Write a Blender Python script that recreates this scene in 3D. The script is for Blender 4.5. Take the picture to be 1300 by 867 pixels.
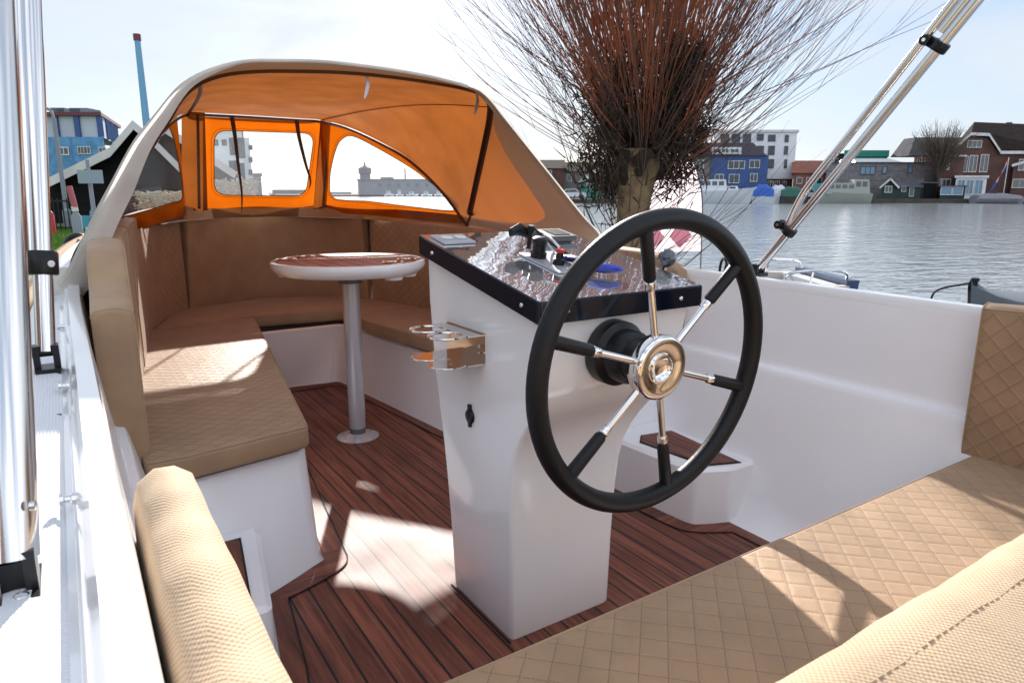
import bpy, bmesh, math, random
from mathutils import Vector, Matrix
random.seed(7)
for _o in list(bpy.data.objects): bpy.data.objects.remove(_o)
S = bpy.context.scene
COL = S.collection
R = math.radians
# ------------------------------------------------------------------ camera
PITCH, YAW, CAMH, FPX = R(12.35), R(33), 1.08, 867.0
cd = bpy.data.cameras.new('camera'); cam = bpy.data.objects.new('camera', cd); COL.objects.link(cam)
cam.location = (0, 0, CAMH); cam.rotation_euler = (R(90)-PITCH, 0, -YAW)
cd.sensor_width = 36; cd.lens = 24.0; cd.clip_start = .02; cd.clip_end = 6000
cd.dof.use_dof = True; cd.dof.focus_distance = 1.5; cd.dof.aperture_fstop = 16.0
S.camera = cam
# ------------------------------------------------------------------ sky and sun
SUN_AZ, SUN_EL = R(25.3), R(26.6)
w = bpy.data.worlds.new('World'); S.world = w; w.use_nodes = True
nt = w.node_tree; N = nt.nodes; L = nt.links
for n in list(N): N.remove(n)
wo = N.new('ShaderNodeOutputWorld'); bg = N.new('ShaderNodeBackground')
sky = N.new('ShaderNodeTexSky'); sky.sky_type = 'NISHITA'; sky.sun_disc = False
sky.sun_elevation = SUN_EL; sky.sun_rotation = SUN_AZ; sky.air_density = 1.0; sky.dust_density = .7; sky.ozone_density = 1.2
tc = N.new('ShaderNodeTexCoord'); mp = N.new('ShaderNodeMapping'); mp.inputs['Scale'].default_value = (1, 1, 3.2)
L.new(tc.outputs['Generated'], mp.inputs[0])
nz = N.new('ShaderNodeTexNoise'); nz.inputs['Scale'].default_value = 2.1; nz.inputs['Detail'].default_value = 8; nz.inputs['Roughness'].default_value = .55
nz.inputs['Distortion'].default_value = .35
L.new(mp.outputs[0], nz.inputs['Vector'])
cr = N.new('ShaderNodeValToRGB'); cr.color_ramp.elements[0].position = .40; cr.color_ramp.elements[1].position = .62
cr.color_ramp.elements[0].color = (.06, .06, .06, 1); cr.color_ramp.elements[1].color = (.92, .92, .92, 1)
L.new(nz.outputs['Fac'], cr.inputs[0])
mx = N.new('ShaderNodeMix'); mx.data_type = 'RGBA'
# clouds: dimmer towards the sun, unseen side behind the viewer brightened as added fill
sg = N.new('ShaderNodeSeparateXYZ'); L.new(tc.outputs['Generated'], sg.inputs[0])
dm = N.new('ShaderNodeMapRange'); dm.interpolation_type = 'SMOOTHSTEP'; L.new(sg.outputs[1], dm.inputs['Value'])
dm.inputs['From Min'].default_value = .25; dm.inputs['From Max'].default_value = -.75
cm = N.new('ShaderNodeMix'); cm.data_type = 'RGBA'; L.new(dm.outputs[0], cm.inputs['Factor'])
cm.inputs['A'].default_value = (4.35, 4.6, 4.95, 1); cm.inputs['B'].default_value = (10.5, 10.6, 11.0, 1)
L.new(cm.outputs['Result'], mx.inputs['B'])
thin = N.new('ShaderNodeMix'); thin.data_type = 'RGBA'; thin.inputs['Factor'].default_value = .72   # thin veil of high cloud over the blue
thin.inputs['B'].default_value = (2.55, 3.25, 4.35, 1); L.new(sky.outputs[0], thin.inputs['A'])
L.new(cr.outputs[0], mx.inputs['Factor']); L.new(thin.outputs['Result'], mx.inputs['A'])
L.new(mx.outputs['Result'], bg.inputs[0]); bg.inputs[1].default_value = .075
L.new(bg.outputs[0], wo.inputs[0])
sd = bpy.data.lights.new('sun', 'SUN'); sun = bpy.data.objects.new('sun', sd); COL.objects.link(sun)
sd.energy = 3.7; sd.angle = R(.9); sd.color = (1, .94, .86)
sv = Vector((math.sin(SUN_AZ)*math.cos(SUN_EL), math.cos(SUN_AZ)*math.cos(SUN_EL), math.sin(SUN_EL)))
sun.rotation_euler = sv.to_track_quat('Z', 'Y').to_euler(); sun.location = (20, 40, 30)
S.view_settings.view_transform = 'Standard'; S.view_settings.look = 'None'
S.view_settings.gamma = 1; S.view_settings.use_curve_mapping = False
S.view_settings.exposure = 1.36
S.render.engine = 'CYCLES'
S.cycles.max_bounces = 9; S.cycles.diffuse_bounces = 4; S.cycles.glossy_bounces = 5
S.cycles.transparent_max_bounces = 16; S.cycles.caustics_reflective = False; S.cycles.caustics_refractive = False
S.cycles.sample_clamp_indirect = 6
S.cycles.use_denoising = True

# ------------------------------------------------------------------ helpers
WL = {}
def mk(name, verts, faces, mats, parent=None, smooth=True, uv=None, fm=None, thing=None, angle=35):
    """one mesh object with its origin at the middle of its base"""
    vs = [Vector(v) for v in verts]
    lo = Vector((min(v.x for v in vs), min(v.y for v in vs), min(v.z for v in vs)))
    hi = Vector((max(v.x for v in vs), max(v.y for v in vs), max(v.z for v in vs)))
    org = Vector(((lo.x+hi.x)/2, (lo.y+hi.y)/2, lo.z))
    me = bpy.data.meshes.new(name)
    me.from_pydata([tuple(v-org) for v in vs], [], faces)
    if not isinstance(mats, (list, tuple)): mats = [mats]
    for m in mats: me.materials.append(m)
    if fm:
        for p, i in zip(me.polygons, fm): p.material_index = i
    if uv:
        ul = me.uv_layers.new(name='UVMap')
        for lp in me.loops: ul.data[lp.index].uv = uv[lp.vertex_index]
    me.update()
    if smooth:
        me.polygons.foreach_set('use_smooth', [True]*len(me.polygons))
        try: me.set_sharp_from_angle(angle=R(angle))
        except Exception: pass
    o = bpy.data.objects.new(name, me); COL.objects.link(o)
    place(o, org, parent)
    if thing: tag(o, *thing)
    return o
def place(o, org, parent=None):
    org = Vector(org)
    if parent: o.parent = parent; o.location = org - WL[parent]
    else: o.location = org
    WL[o] = org
def tag(o, label=None, cat=None, group=None, kind=None):
    if label: o['label'] = label
    if cat: o['category'] = cat
    if group: o['group'] = group
    if kind: o['kind'] = kind
    return o
def thing(name, label, cat, loc, group=None):
    o = bpy.data.objects.new(name, None); COL.objects.link(o); o.empty_display_size = .1
    place(o, loc); return tag(o, label, cat, group)
class MB:
    def __init__(s): s.v = []; s.f = []; s.uv = []; s.m = []
    def add(s, v, f, uv=None, m=0):
        b = len(s.v); s.v += [tuple(x) for x in v]; s.f += [tuple(i+b for i in q) for q in f]
        s.uv += list(uv) if uv else [(x[0], x[1]) for x in v]; s.m += [m]*len(f); return s
    def box(s, lo, hi, m=0):
        x0, y0, z0 = lo; x1, y1, z1 = hi
        v = [(x0,y0,z0),(x1,y0,z0),(x1,y1,z0),(x0,y1,z0),(x0,y0,z1),(x1,y0,z1),(x1,y1,z1),(x0,y1,z1)]
        return s.add(v, [(0,3,2,1),(4,5,6,7),(0,1,5,4),(1,2,6,5),(2,3,7,6),(3,0,4,7)], m=m)
    def obox(s, c, ax, ay, az, m=0):
        c, ax, ay, az = map(Vector, (c, ax, ay, az))
        v = [c+ax*i+ay*j+az*k for k in (-1,1) for (i, j) in ((-1,-1),(1,-1),(1,1),(-1,1))]
        return s.add(v, [(0,3,2,1),(4,5,6,7),(0,1,5,4),(1,2,6,5),(2,3,7,6),(3,0,4,7)], m=m)
    def tube(s, pts, r, n=12, m=0, cap=True, closed=False, sq=(1,1)):
        pts = [Vector(p) for p in pts]; k = len(pts)
        rs = r if isinstance(r, (list, tuple)) else [r]*k
        v = []; uv = []; up = None; ln = 0
        for i, p in enumerate(pts):
            if closed: t = pts[(i+1) % k]-pts[i-1]
            else: t = pts[min(i+1, k-1)]-pts[max(i-1, 0)]
            t.normalize()
            if up is None:
                up = Vector((0,0,1)) if abs(t.z) < .9 else Vector((0,1,0))
            a = up - t*up.dot(t); a.normalize(); b = t.cross(a); up = a
            if i: ln += (pts[i]-pts[i-1]).length
            for j in range(n):
                q = 2*math.pi*j/n
                v.append(p + a*math.cos(q)*rs[i]*sq[0] + b*math.sin(q)*rs[i]*sq[1]); uv.append((j/n, ln))
        f = []
        for i in range(k if closed else k-1):
            for j in range(n):
                f.append((i*n+j, i*n+(j+1) % n, ((i+1) % k)*n+(j+1) % n, ((i+1) % k)*n+j))
        if cap and not closed:
            f.append(tuple(range(n-1, -1, -1))); f.append(tuple((k-1)*n+j for j in range(n)))
        return s.add(v, f, uv, m)
    def lathe(s, prof, c=(0,0,0), axis=(0,0,1), n=32, m=0):
        """prof: list of (radius, height along the axis)"""
        c = Vector(c); t = Vector(axis).normalized()
        a = Vector((1,0,0)) if abs(t.x) < .9 else Vector((0,1,0)); a = (a-t*a.dot(t)).normalized(); b = t.cross(a)
        v = []; f = []
        for (r, h) in prof:
            for j in range(n):
                q = 2*math.pi*j/n; v.append(c+t*h+a*math.cos(q)*r+b*math.sin(q)*r)
        for i in range(len(prof)-1):
            for j in range(n): f.append((i*n+j, i*n+(j+1) % n, (i+1)*n+(j+1) % n, (i+1)*n+j))
        f.append(tuple(range(n-1, -1, -1))); f.append(tuple((len(prof)-1)*n+j for j in range(n)))
        return s.add(v, f, m=m)
    def grid(s, rows, uvs=None, m=0, closed=False):
        k = len(rows[0]); v = [p for r_ in rows for p in r_]; f = []
        for i in range(len(rows)-1):
            for j in range(k if closed else k-1):
                f.append((i*k+j, i*k+(j+1) % k, (i+1)*k+(j+1) % k, (i+1)*k+j))
        return s.add(v, f, [q for r_ in uvs for q in r_] if uvs else None, m)
    def prism(s, poly, z0, z1, m=0):
        n = len(poly); a = area(poly)
        if a < 0: poly = poly[::-1]
        v = [(p[0], p[1], z0) for p in poly]+[(p[0], p[1], z1) for p in poly]
        f = [tuple(range(n-1, -1, -1)), tuple(range(n, 2*n))]+[(i, (i+1) % n, n+(i+1) % n, n+i) for i in range(n)]
        return s.add(v, f, m=m)
    def build(s, name, mats, parent=None, thing=None, **k):
        return mk(name, s.v, s.f, mats, parent, uv=s.uv, fm=s.m if isinstance(mats, (list, tuple)) else None, thing=thing, **k)
def area(p): return .5*sum(p[i][0]*p[(i+1) % len(p)][1]-p[(i+1) % len(p)][0]*p[i][1] for i in range(len(p)))
def crom(P, n):
    P = [Vector(p) for p in P]; k = len(P); out = []
    for i in range(n):
        t = i/(n-1)*(k-1); a = min(int(t), k-2); u = t-a
        p0 = P[a-1] if a > 0 else P[0]*2-P[1]; p1 = P[a]; p2 = P[a+1]; p3 = P[a+2] if a+2 < k else P[-1]*2-P[-2]
        out.append(.5*((2*p1)+(p2-p0)*u+(2*p0-5*p1+4*p2-p3)*u*u+(3*p1-p0-3*p2+p3)*u**3))
    return out
def resample(P, n):
    P = [Vector(p) for p in P]; d = [0]
    for i in range(1, len(P)): d.append(d[-1]+(P[i]-P[i-1]).length)
    out = []; j = 0
    for i in range(n):
        t = d[-1]*i/(n-1)
        while j < len(P)-2 and d[j+1] < t: j += 1
        out.append(P[j].lerp(P[j+1], min(1, (t-d[j])/max(1e-9, d[j+1]-d[j]))))
    return out
def rpoly(P, r, n=4):
    """round the corners of a plan polygon; r a number or one per corner"""
    out = []; k = len(P)
    for i in range(k):
        p = Vector(P[i][:2]); a = Vector(P[i-1][:2])-p; b = Vector(P[(i+1) % k][:2])-p
        ri = r[i] if isinstance(r, (list, tuple)) else r
        ri = min(ri, a.length*.45, b.length*.45)
        if ri < 1e-4: out.append(tuple(p)); continue
        s_, e_ = p+a.normalized()*ri, p+b.normalized()*ri
        for j in range(n+1):
            t = j/n; q = s_*(1-t)**2+p*2*t*(1-t)+e_*t*t; out.append((q.x, q.y))
    return out
def inset(P, d):
    n = len(P); sgn = 1 if area(P) > 0 else -1; out = []
    for i in range(n):
        p = Vector(P[i]); a = (p-Vector(P[i-1])); b = (Vector(P[(i+1) % n])-p)
        if a.length < 1e-6 or b.length < 1e-6: out.append(tuple(p)); continue
        a.normalize(); b.normalize()
        na = Vector((-a.y, a.x))*sgn; nb = Vector((-b.y, b.x))*sgn; m = na+nb
        if m.length < .3: m = na
        m.normalize(); c = max(.5, m.dot(na)); q = p+m*d/c; out.append((q.x, q.y))
    return out
def cushion(name, poly, z0, z1, mats, label, cat='cushion', parent=None, r=.014, group=None, crown=0.0, rc=.02):
    """flat upholstered pad: rounded edges all round, a piping bead as its own part"""
    P = rpoly(poly, rc)
    if area(P) < 0: P = P[::-1]
    b = MB(); rings = []
    for k in range(4):
        a = k/3*math.pi/2; rings.append((r*(1-math.sin(a)), z0+r*(1-math.cos(a))) if 0 else (r*(1-math.sin(a)), z0+r*(1-math.cos(a))))
    for k in range(5):
        a = k/4*math.pi/2; rings.append((r*(1-math.cos(a)), z1-r+r*math.sin(a)))
    rows = []; 
    for (i_, z) in rings: rows.append([(q[0], q[1], z) for q in inset(P, i_+.0005)])
    n = len(P); v = [p for rr in rows for p in rr]; f = []; fm = []
    for i in range(len(rows)-1):
        for j in range(n): f.append((i*n+j, i*n+(j+1) % n, (i+1)*n+(j+1) % n, (i+1)*n+j)); fm.append(1)
    f.append(tuple(range(n-1, -1, -1))); fm.append(1)
    f.append(tuple((len(rows)-1)*n+j for j in range(n))); fm.append(0)
    o = mk(name, v, f, mats, parent, uv=[(p[0], p[1]) for p in v], fm=fm, thing=(label, cat, group) if label else None, angle=50)
    t = MB(); t.tube([(q[0], q[1], z1-.003) for q in inset(P, .005)], .0028, 6, closed=True); t.build('piping', mats[1], o)
    return o

# ------------------------------------------------------------------ materials
def new(name):
    m = bpy.data.materials.new(name); m.use_nodes = True; t = m.node_tree
    return m, t, t.nodes['Principled BSDF'], t.nodes, t.links
def simple(name, col, rough=.5, metal=0, coat=0, noise=0, nscale=8, bump=0, bscale=40, spec=None, coatr=.05):
    m, t, p, N, L = new(name)
    p.inputs['Base Color'].default_value = (*col, 1); p.inputs['Roughness'].default_value = rough; p.inputs['Metallic'].default_value = metal
    p.inputs['Coat Weight'].default_value = coat; p.inputs['Coat Roughness'].default_value = coatr
    if spec is not None: p.inputs['Specular IOR Level'].default_value = spec
    if noise or bump:
        tc = N.new('ShaderNodeTexCoord')
    if noise:
        a = N.new('ShaderNodeTexNoise'); a.inputs['Scale'].default_value = nscale; a.inputs['Detail'].default_value = 6; L.new(tc.outputs['Object'], a.inputs['Vector'])
        mr = N.new('ShaderNodeMapRange'); mr.inputs['To Min'].default_value = 1-noise; mr.inputs['To Max'].default_value = 1+noise
        mr.inputs['From Min'].default_value = .3; mr.inputs['From Max'].default_value = .7
        L.new(a.outputs['Fac'], mr.inputs['Value'])
        h = N.new('ShaderNodeHueSaturation'); h.inputs['Color'].default_value = (*col, 1); L.new(mr.outputs[0], h.inputs['Value']); L.new(h.outputs[0], p.inputs['Base Color'])
    if bump:
        a = N.new('ShaderNodeTexNoise'); a.inputs['Scale'].default_value = bscale; a.inputs['Detail'].default_value = 4; L.new(tc.outputs['Object'], a.inputs['Vector'])
        bm = N.new('ShaderNodeBump'); bm.inputs['Strength'].default_value = bump; bm.inputs['Distance'].default_value = .01; L.new(a.outputs['Fac'], bm.inputs['Height']); L.new(bm.outputs[0], p.inputs['Normal'])
    return m
def mathn(N, L, op, a, b=None, c=None):
    n = N.new('ShaderNodeMath'); n.operation = op
    for i, x in enumerate((a, b, c)):
        if x is None: continue
        if isinstance(x, (int, float)): n.inputs[i].default_value = x
        else: L.new(x, n.inputs[i])
    return n.outputs[0]
def maprange(N, L, v, a, b, c=0, d=1, smooth=True):
    n = N.new('ShaderNodeMapRange'); n.interpolation_type = 'SMOOTHSTEP' if smooth else 'LINEAR'
    L.new(v, n.inputs['Value']); n.inputs['From Min'].default_value = a; n.inputs['From Max'].default_value = b
    n.inputs['To Min'].default_value = c; n.inputs['To Max'].default_value = d; return n.outputs[0]
def mixc(N, L, f, a, b):
    n = N.new('ShaderNodeMix'); n.data_type = 'RGBA'
    for k, x in (('Factor', f), ('A', a), ('B', b)):
        if isinstance(x, tuple): n.inputs[k].default_value = (*x, 1)
        elif isinstance(x, (int, float)): n.inputs[k].default_value = x
        else: L.new(x, n.inputs[k])
    return n.outputs['Result']
def leather(name, col, quilt=0, weave=0, lw=(.472, .492), rough=.55, step=.058, dark=.45, asp=1.0, dash=1.0):
    m, t, p, N, L = new(name)
    p.inputs['Roughness'].default_value = rough; p.inputs['Sheen Weight'].default_value = .12
    tc = N.new('ShaderNodeTexCoord'); sp = N.new('ShaderNodeSeparateXYZ'); L.new(tc.outputs['UV'], sp.inputs[0])
    nz = N.new('ShaderNodeTexNoise'); nz.inputs['Scale'].default_value = 9; nz.inputs['Detail'].default_value = 5; L.new(tc.outputs['Object'], nz.inputs['Vector'])
    base = mixc(N, L, maprange(N, L, nz.outputs['Fac'], .3, .7), tuple(c*.9 for c in col), tuple(min(1, c*1.07) for c in col))
    fine = N.new('ShaderNodeTexVoronoi'); fine.inputs['Scale'].default_value = 420; L.new(tc.outputs['Object'], fine.inputs['Vector'])
    crs = N.new('ShaderNodeTexNoise'); crs.inputs['Scale'].default_value = 11; crs.inputs['Detail'].default_value = 3; crs.inputs['Distortion'].default_value = .6; L.new(tc.outputs['Object'], crs.inputs['Vector'])
    hgt = mathn(N, L, 'ADD', mathn(N, L, 'MULTIPLY', fine.outputs['Distance'], .10), mathn(N, L, 'MULTIPLY', crs.outputs['Fac'], 1.6))
    if quilt:
        x, y = sp.outputs[0], mathn(N, L, 'MULTIPLY', sp.outputs[1], asp)
        pads = []; st = []
        for sg in (1, -1):
            q = mathn(N, L, 'DIVIDE', mathn(N, L, 'ADD', x, mathn(N, L, 'MULTIPLY', y, sg)), step)
            d = mathn(N, L, 'ABSOLUTE', mathn(N, L, 'SUBTRACT', mathn(N, L, 'FRACT', q), .5))   # 0.5 at a seam
            pads.append(maprange(N, L, d, .5, .30)); 
            line = maprange(N, L, d, *lw)
            q2 = mathn(N, L, 'DIVIDE', mathn(N, L, 'SUBTRACT', x, mathn(N, L, 'MULTIPLY', y, sg)), .0085)
            ds = maprange(N, L, mathn(N, L, 'ABSOLUTE', mathn(N, L, 'SUBTRACT', mathn(N, L, 'FRACT', q2), .5)), .22, .34, 1-dash*.75, 1)
            st.append(mathn(N, L, 'MULTIPLY', line, ds))
        pad = mathn(N, L, 'MULTIPLY', pads[0], pads[1]); seam = mathn(N, L, 'MAXIMUM', st[0], st[1])
        base = mixc(N, L, mathn(N, L, 'MULTIPLY', seam, .8), base, tuple(c*dark for c in col))
        hgt = mathn(N, L, 'ADD', hgt, mathn(N, L, 'SUBTRACT', mathn(N, L, 'MULTIPLY', pad, quilt), mathn(N, L, 'MULTIPLY', seam, .35)))
    if weave:
        a = mathn(N, L, 'SINE', mathn(N, L, 'MULTIPLY', sp.outputs[0], 2*math.pi/weave)); b = mathn(N, L, 'SINE', mathn(N, L, 'MULTIPLY', sp.outputs[1], 2*math.pi/weave))
        wv = mathn(N, L, 'MULTIPLY', a, b)
        base = mixc(N, L, maprange(N, L, wv, -.8, .5), tuple(c*.62 for c in col), base)
        hgt = mathn(N, L, 'ADD', hgt, mathn(N, L, 'MULTIPLY', wv, .10))
    L.new(base, p.inputs['Base Color'])
    bm = N.new('ShaderNodeBump'); bm.inputs['Strength'].default_value = .55; bm.inputs['Distance'].default_value = .004
    L.new(hgt, bm.inputs['Height']); L.new(bm.outputs[0], p.inputs['Normal'])
    return m
TAN = (.37, .235, .135)
M = {}
M['quilt'] = leather('quilted_tan_leather', TAN, quilt=.42, rough=.68, dark=.28)
M['quilt_fine'] = leather('fine_quilted_tan_leather', TAN, quilt=.45, step=.070, asp=1.35, dash=.1, dark=.45, lw=(.455, .480))
M['leather'] = leather('plain_tan_leather', TAN)
M['weave'] = leather('woven_tan_cloth', (.56, .395, .245), weave=.0058, rough=.8)
M['thread'] = simple('stitching_thread', (.40, .28, .17), .9)
M['gel'] = simple('white_gelcoat', (.86, .855, .865), .14, coat=.6, noise=.015, nscale=3, bump=.06, bscale=2.2)
M['gelin'] = simple('white_liner', (.85, .84, .86), .26, coat=.3, noise=.02, nscale=3, bump=.06, bscale=2.5)
M['nonslip'] = simple('nonslip_deck', (.80, .81, .84), .5)
def _nonslip():
    m = M['nonslip']; N = m.node_tree.nodes; L = m.node_tree.links; p = N['Principled BSDF']
    g = N.new('ShaderNodeNewGeometry'); sp = N.new('ShaderNodeSeparateXYZ'); L.new(g.outputs['Position'], sp.inputs[0])
    a = mathn(N, L, 'SINE', mathn(N, L, 'MULTIPLY', mathn(N, L, 'ADD', sp.outputs[0], sp.outputs[1]), 2*math.pi/.008))
    b = mathn(N, L, 'SINE', mathn(N, L, 'MULTIPLY', mathn(N, L, 'SUBTRACT', sp.outputs[0], sp.outputs[1]), 2*math.pi/.008))
    bm = N.new('ShaderNodeBump'); bm.inputs['Strength'].default_value = .5; bm.inputs['Distance'].default_value = .0012
    L.new(mathn(N, L, 'MULTIPLY', a, b), bm.inputs['Height']); L.new(bm.outputs[0], p.inputs['Normal'])
_nonslip()
M['chrome'] = simple('polished_steel', (.80, .79, .78), .06, metal=1); M['ctube'] = simple('polished_steel_tube', (.72, .71, .71), .15, metal=1)
M['steel'] = simple('brushed_aluminium', (.55, .55, .59), .36, metal=.55)
M['dsteel'] = simple('grey_plastic', (.12, .12, .125), .45)
M['black'] = simple('black_plastic', (.007, .007, .009), .36, spec=.35)
M['rubber'] = simple('black_rim_foam', (.006, .007, .009), .42, bump=.12, bscale=260, spec=.3)
M['gap'] = simple('dark_gap', (.01, .009, .009), .8)
M['blue'] = simple('blue_float_plastic', (.01, .035, .42), .25)
M['red'] = simple('red_plastic', (.55, .02, .02), .4)
M['white'] = simple('white_plastic', (.72, .72, .73), .35)
def teak(name, seam=True, along='y', pitch=.0555, sw=.048, br=1):
    m, t, p, N, L = new(name)
    g = N.new('ShaderNodeNewGeometry'); sp = N.new('ShaderNodeSeparateXYZ'); L.new(g.outputs['Position'], sp.inputs[0])
    X, Y = (sp.outputs[0], sp.outputs[1]) if along == 'y' else (sp.outputs[1], sp.outputs[0])
    mp = N.new('ShaderNodeCombineXYZ'); L.new(mathn(N, L, 'MULTIPLY', X, 60), mp.inputs[0]); L.new(mathn(N, L, 'MULTIPLY', Y, 3.0), mp.inputs[1])
    n1 = N.new('ShaderNodeTexNoise'); n1.inputs['Scale'].default_value = 1; n1.inputs['Detail'].default_value = 7; n1.inputs['Roughness'].default_value = .65; L.new(mp.outputs[0], n1.inputs['Vector'])
    q = mathn(N, L, 'DIVIDE', mathn(N, L, 'SUBTRACT', X, .399), pitch)
    wn = N.new('ShaderNodeTexWhiteNoise'); wn.noise_dimensions = '1D'; L.new(mathn(N, L, 'FLOOR', q), wn.inputs['W'])
    c1 = mixc(N, L, maprange(N, L, n1.outputs['Fac'], .3, .72), (.10, .028, .017), (.29, .092, .054))
    h = N.new('ShaderNodeHueSaturation'); L.new(c1, h.inputs['Color']); L.new(maprange(N, L, wn.outputs[0], 0, 1, .78*br, 1.24*br, False), h.inputs['Value'])
    rib = mathn(N, L, 'ABSOLUTE', mathn(N, L, 'SUBTRACT', mathn(N, L, 'FRACT', mathn(N, L, 'DIVIDE', X, .0056)), .5))
    ribd = maprange(N, L, rib, .5, .30)
    n2 = N.new('ShaderNodeTexNoise'); n2.inputs['Scale'].default_value = 3; L.new(g.outputs['Position'], n2.inputs['Vector'])
    col = mixc(N, L, mathn(N, L, 'MULTIPLY', mathn(N, L, 'SUBTRACT', 1, ribd), .45), h.outputs[0], (.05, .016, .01))
    hg = mathn(N, L, 'MULTIPLY', ribd, .5)
    if seam:
        d = mathn(N, L, 'ABSOLUTE', mathn(N, L, 'SUBTRACT', mathn(N, L, 'FRACT', mathn(N, L, 'ADD', q, .5)), .5))
        s_ = maprange(N, L, d, sw+.014, sw)
        col = mixc(N, L, s_, col, (.008, .008, .009)); hg = mathn(N, L, 'SUBTRACT', hg, mathn(N, L, 'MULTIPLY', s_, .3))
    L.new(col, p.inputs['Base Color'])
    L.new(maprange(N, L, n2.outputs['Fac'], .3, .7, .45, .58), p.inputs['Roughness'])
    p.inputs['Specular IOR Level'].default_value = .4
    bm = N.new('ShaderNodeBump'); bm.inputs['Strength'].default_value = .5; bm.inputs['Distance'].default_value = .0012; L.new(hg, bm.inputs['Height']); L.new(bm.outputs[0], p.inputs['Normal'])
    return m
M['teak'] = teak('teak_planking'); M['teaktable'] = teak('teak_table_inlay', True, 'y', .062, .055, 2.1); M['teakplain'] = teak('teak_border', False); M['teakx'] = teak('teak_border_across', False, 'x')
def cloth(name, inner, glow, outer, tw=.5, mask=None):
    """two-faced canvas: inner side one colour, outer side another, light soaking through"""
    m, t, p, N, L = new(name); out = N['Material Output']
    g = N.new('ShaderNodeNewGeometry'); tc = N.new('ShaderNodeTexCoord')
    nz = N.new('ShaderNodeTexNoise'); nz.inputs['Scale'].default_value = 5; nz.inputs['Detail'].default_value = 5; L.new(tc.outputs['Object'], nz.inputs['Vector'])
    v = maprange(N, L, nz.outputs['Fac'], .3, .7, .86, 1.1)
    if mask:
        inn = mixc(N, L, mask(N, L, tc), mask.brown, inner); gl = mixc(N, L, mask(N, L, tc), mask.brownglow, glow)
    else: inn, gl = inner, glow
    dcol = mixc(N, L, g.outputs['Backfacing'], inn, outer)
    h = N.new('ShaderNodeHueSaturation'); L.new(dcol, h.inputs['Color']); L.new(v, h.inputs['Value'])
    d = N.new('ShaderNodeBsdfDiffuse'); L.new(h.outputs[0], d.inputs[0])
    tr = N.new('ShaderNodeBsdfTranslucent')
    h2 = N.new('ShaderNodeHueSaturation'); L.new(v, h2.inputs['Value'])
    if isinstance(gl, tuple): h2.inputs['Color'].default_value = (*gl, 1)
    else: L.new(gl, h2.inputs['Color'])
    L.new(h2.outputs[0], tr.inputs[0])
    wx = N.new('ShaderNodeTexNoise'); wx.inputs['Scale'].default_value = 14; wx.inputs['Detail'].default_value = 2; L.new(tc.outputs['Object'], wx.inputs['Vector'])
    bm = N.new('ShaderNodeBump'); bm.inputs['Strength'].default_value = .35; bm.inputs['Distance'].default_value = .01; L.new(wx.outputs['Fac'], bm.inputs['Height'])
    L.new(bm.outputs[0], d.inputs['Normal'])
    s_ = N.new('ShaderNodeMixShader'); s_.inputs[0].default_value = tw; L.new(d.outputs[0], s_.inputs[1]); L.new(tr.outputs[0], s_.inputs[2])
    L.new(s_.outputs[0], out.inputs['Surface']); return m
ORI, ORG, BGE = (.44, .128, .018), (.39, .098, .007), (.62, .55, .47)
M['canvas'] = cloth('orange_canvas', ORI, ORG, BGE, .42)
M['canvasb'] = cloth('brown_canvas', (.22, .12, .065), (.25, .10, .035), BGE, .15); M['flap'] = cloth('zip_flap_canvas', (.16, .065, .025), (.30, .085, .015), BGE, .4)
M['wframe'] = cloth('window_surround_canvas', (.55, .13, .012), (.52, .105, .003), BGE, .55)
M['beige'] = cloth('beige_canvas_edge', (.80,.78,.75), (.80,.77,.72), (.78,.75,.70), .5)
M['dbrown'] = simple('dark_brown_webbing', (.055, .022, .012), .6)
M['tube'] = simple('bronze_frame_tube', (.10, .06, .04), .25, metal=.7)
def vinyl():
    m, t, p, N, L = new('clear_vinyl'); out = N['Material Output']
    tr = N.new('ShaderNodeBsdfTransparent'); tr.inputs[0].default_value = (.93, .94, .96, 1)
    gl = N.new('ShaderNodeBsdfGlossy'); gl.inputs['Roughness'].default_value = .12
    tl = N.new('ShaderNodeBsdfTranslucent'); tl.inputs[0].default_value = (.9, .92, .96, 1)
    tc = N.new('ShaderNodeTexCoord'); nz = N.new('ShaderNodeTexNoise'); nz.inputs['Scale'].default_value = 6; L.new(tc.outputs['Object'], nz.inputs['Vector'])
    bm = N.new('ShaderNodeBump'); bm.inputs['Strength'].default_value = .25; bm.inputs['Distance'].default_value = .02; L.new(nz.outputs['Fac'], bm.inputs['Height']); L.new(bm.outputs[0], gl.inputs['Normal'])
    a = N.new('ShaderNodeMixShader'); a.inputs[0].default_value = .05; L.new(tr.outputs[0], a.inputs[1]); L.new(tl.outputs[0], a.inputs[2])
    b = N.new('ShaderNodeMixShader'); b.inputs[0].default_value = .05; L.new(a.outputs[0], b.inputs[1]); L.new(gl.outputs[0], b.inputs[2])
    L.new(b.outputs[0], out.inputs['Surface']); return m
M['vinyl'] = vinyl()
# ================================================================== the boat
def mir(p): return (2-p[0],)+tuple(p[1:])
CI0 = [(.02,-.7,.785),(.02,.2,.785),(.02,1.2,.788),(.02,2.2,.80),(.045,2.8,.845),(.12,3.35,.90),(.27,3.95,.94),(.5,4.45,.955),(.76,4.75,.96),(1.0,4.85,.962)]
OU0 = [(-.105,-.7,.752),(-.105,.2,.752),(-.105,1.2,.755),(-.10,2.2,.768),(-.06,2.95,.79),(.0,3.55,.83),(.14,4.3,.86),(.42,5.0,.88),(.72,5.5,.90),(1.0,5.75,.91)]
CI = resample(crom(CI0, 200), 90); 
OU = crom(OU0, 200)
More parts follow.
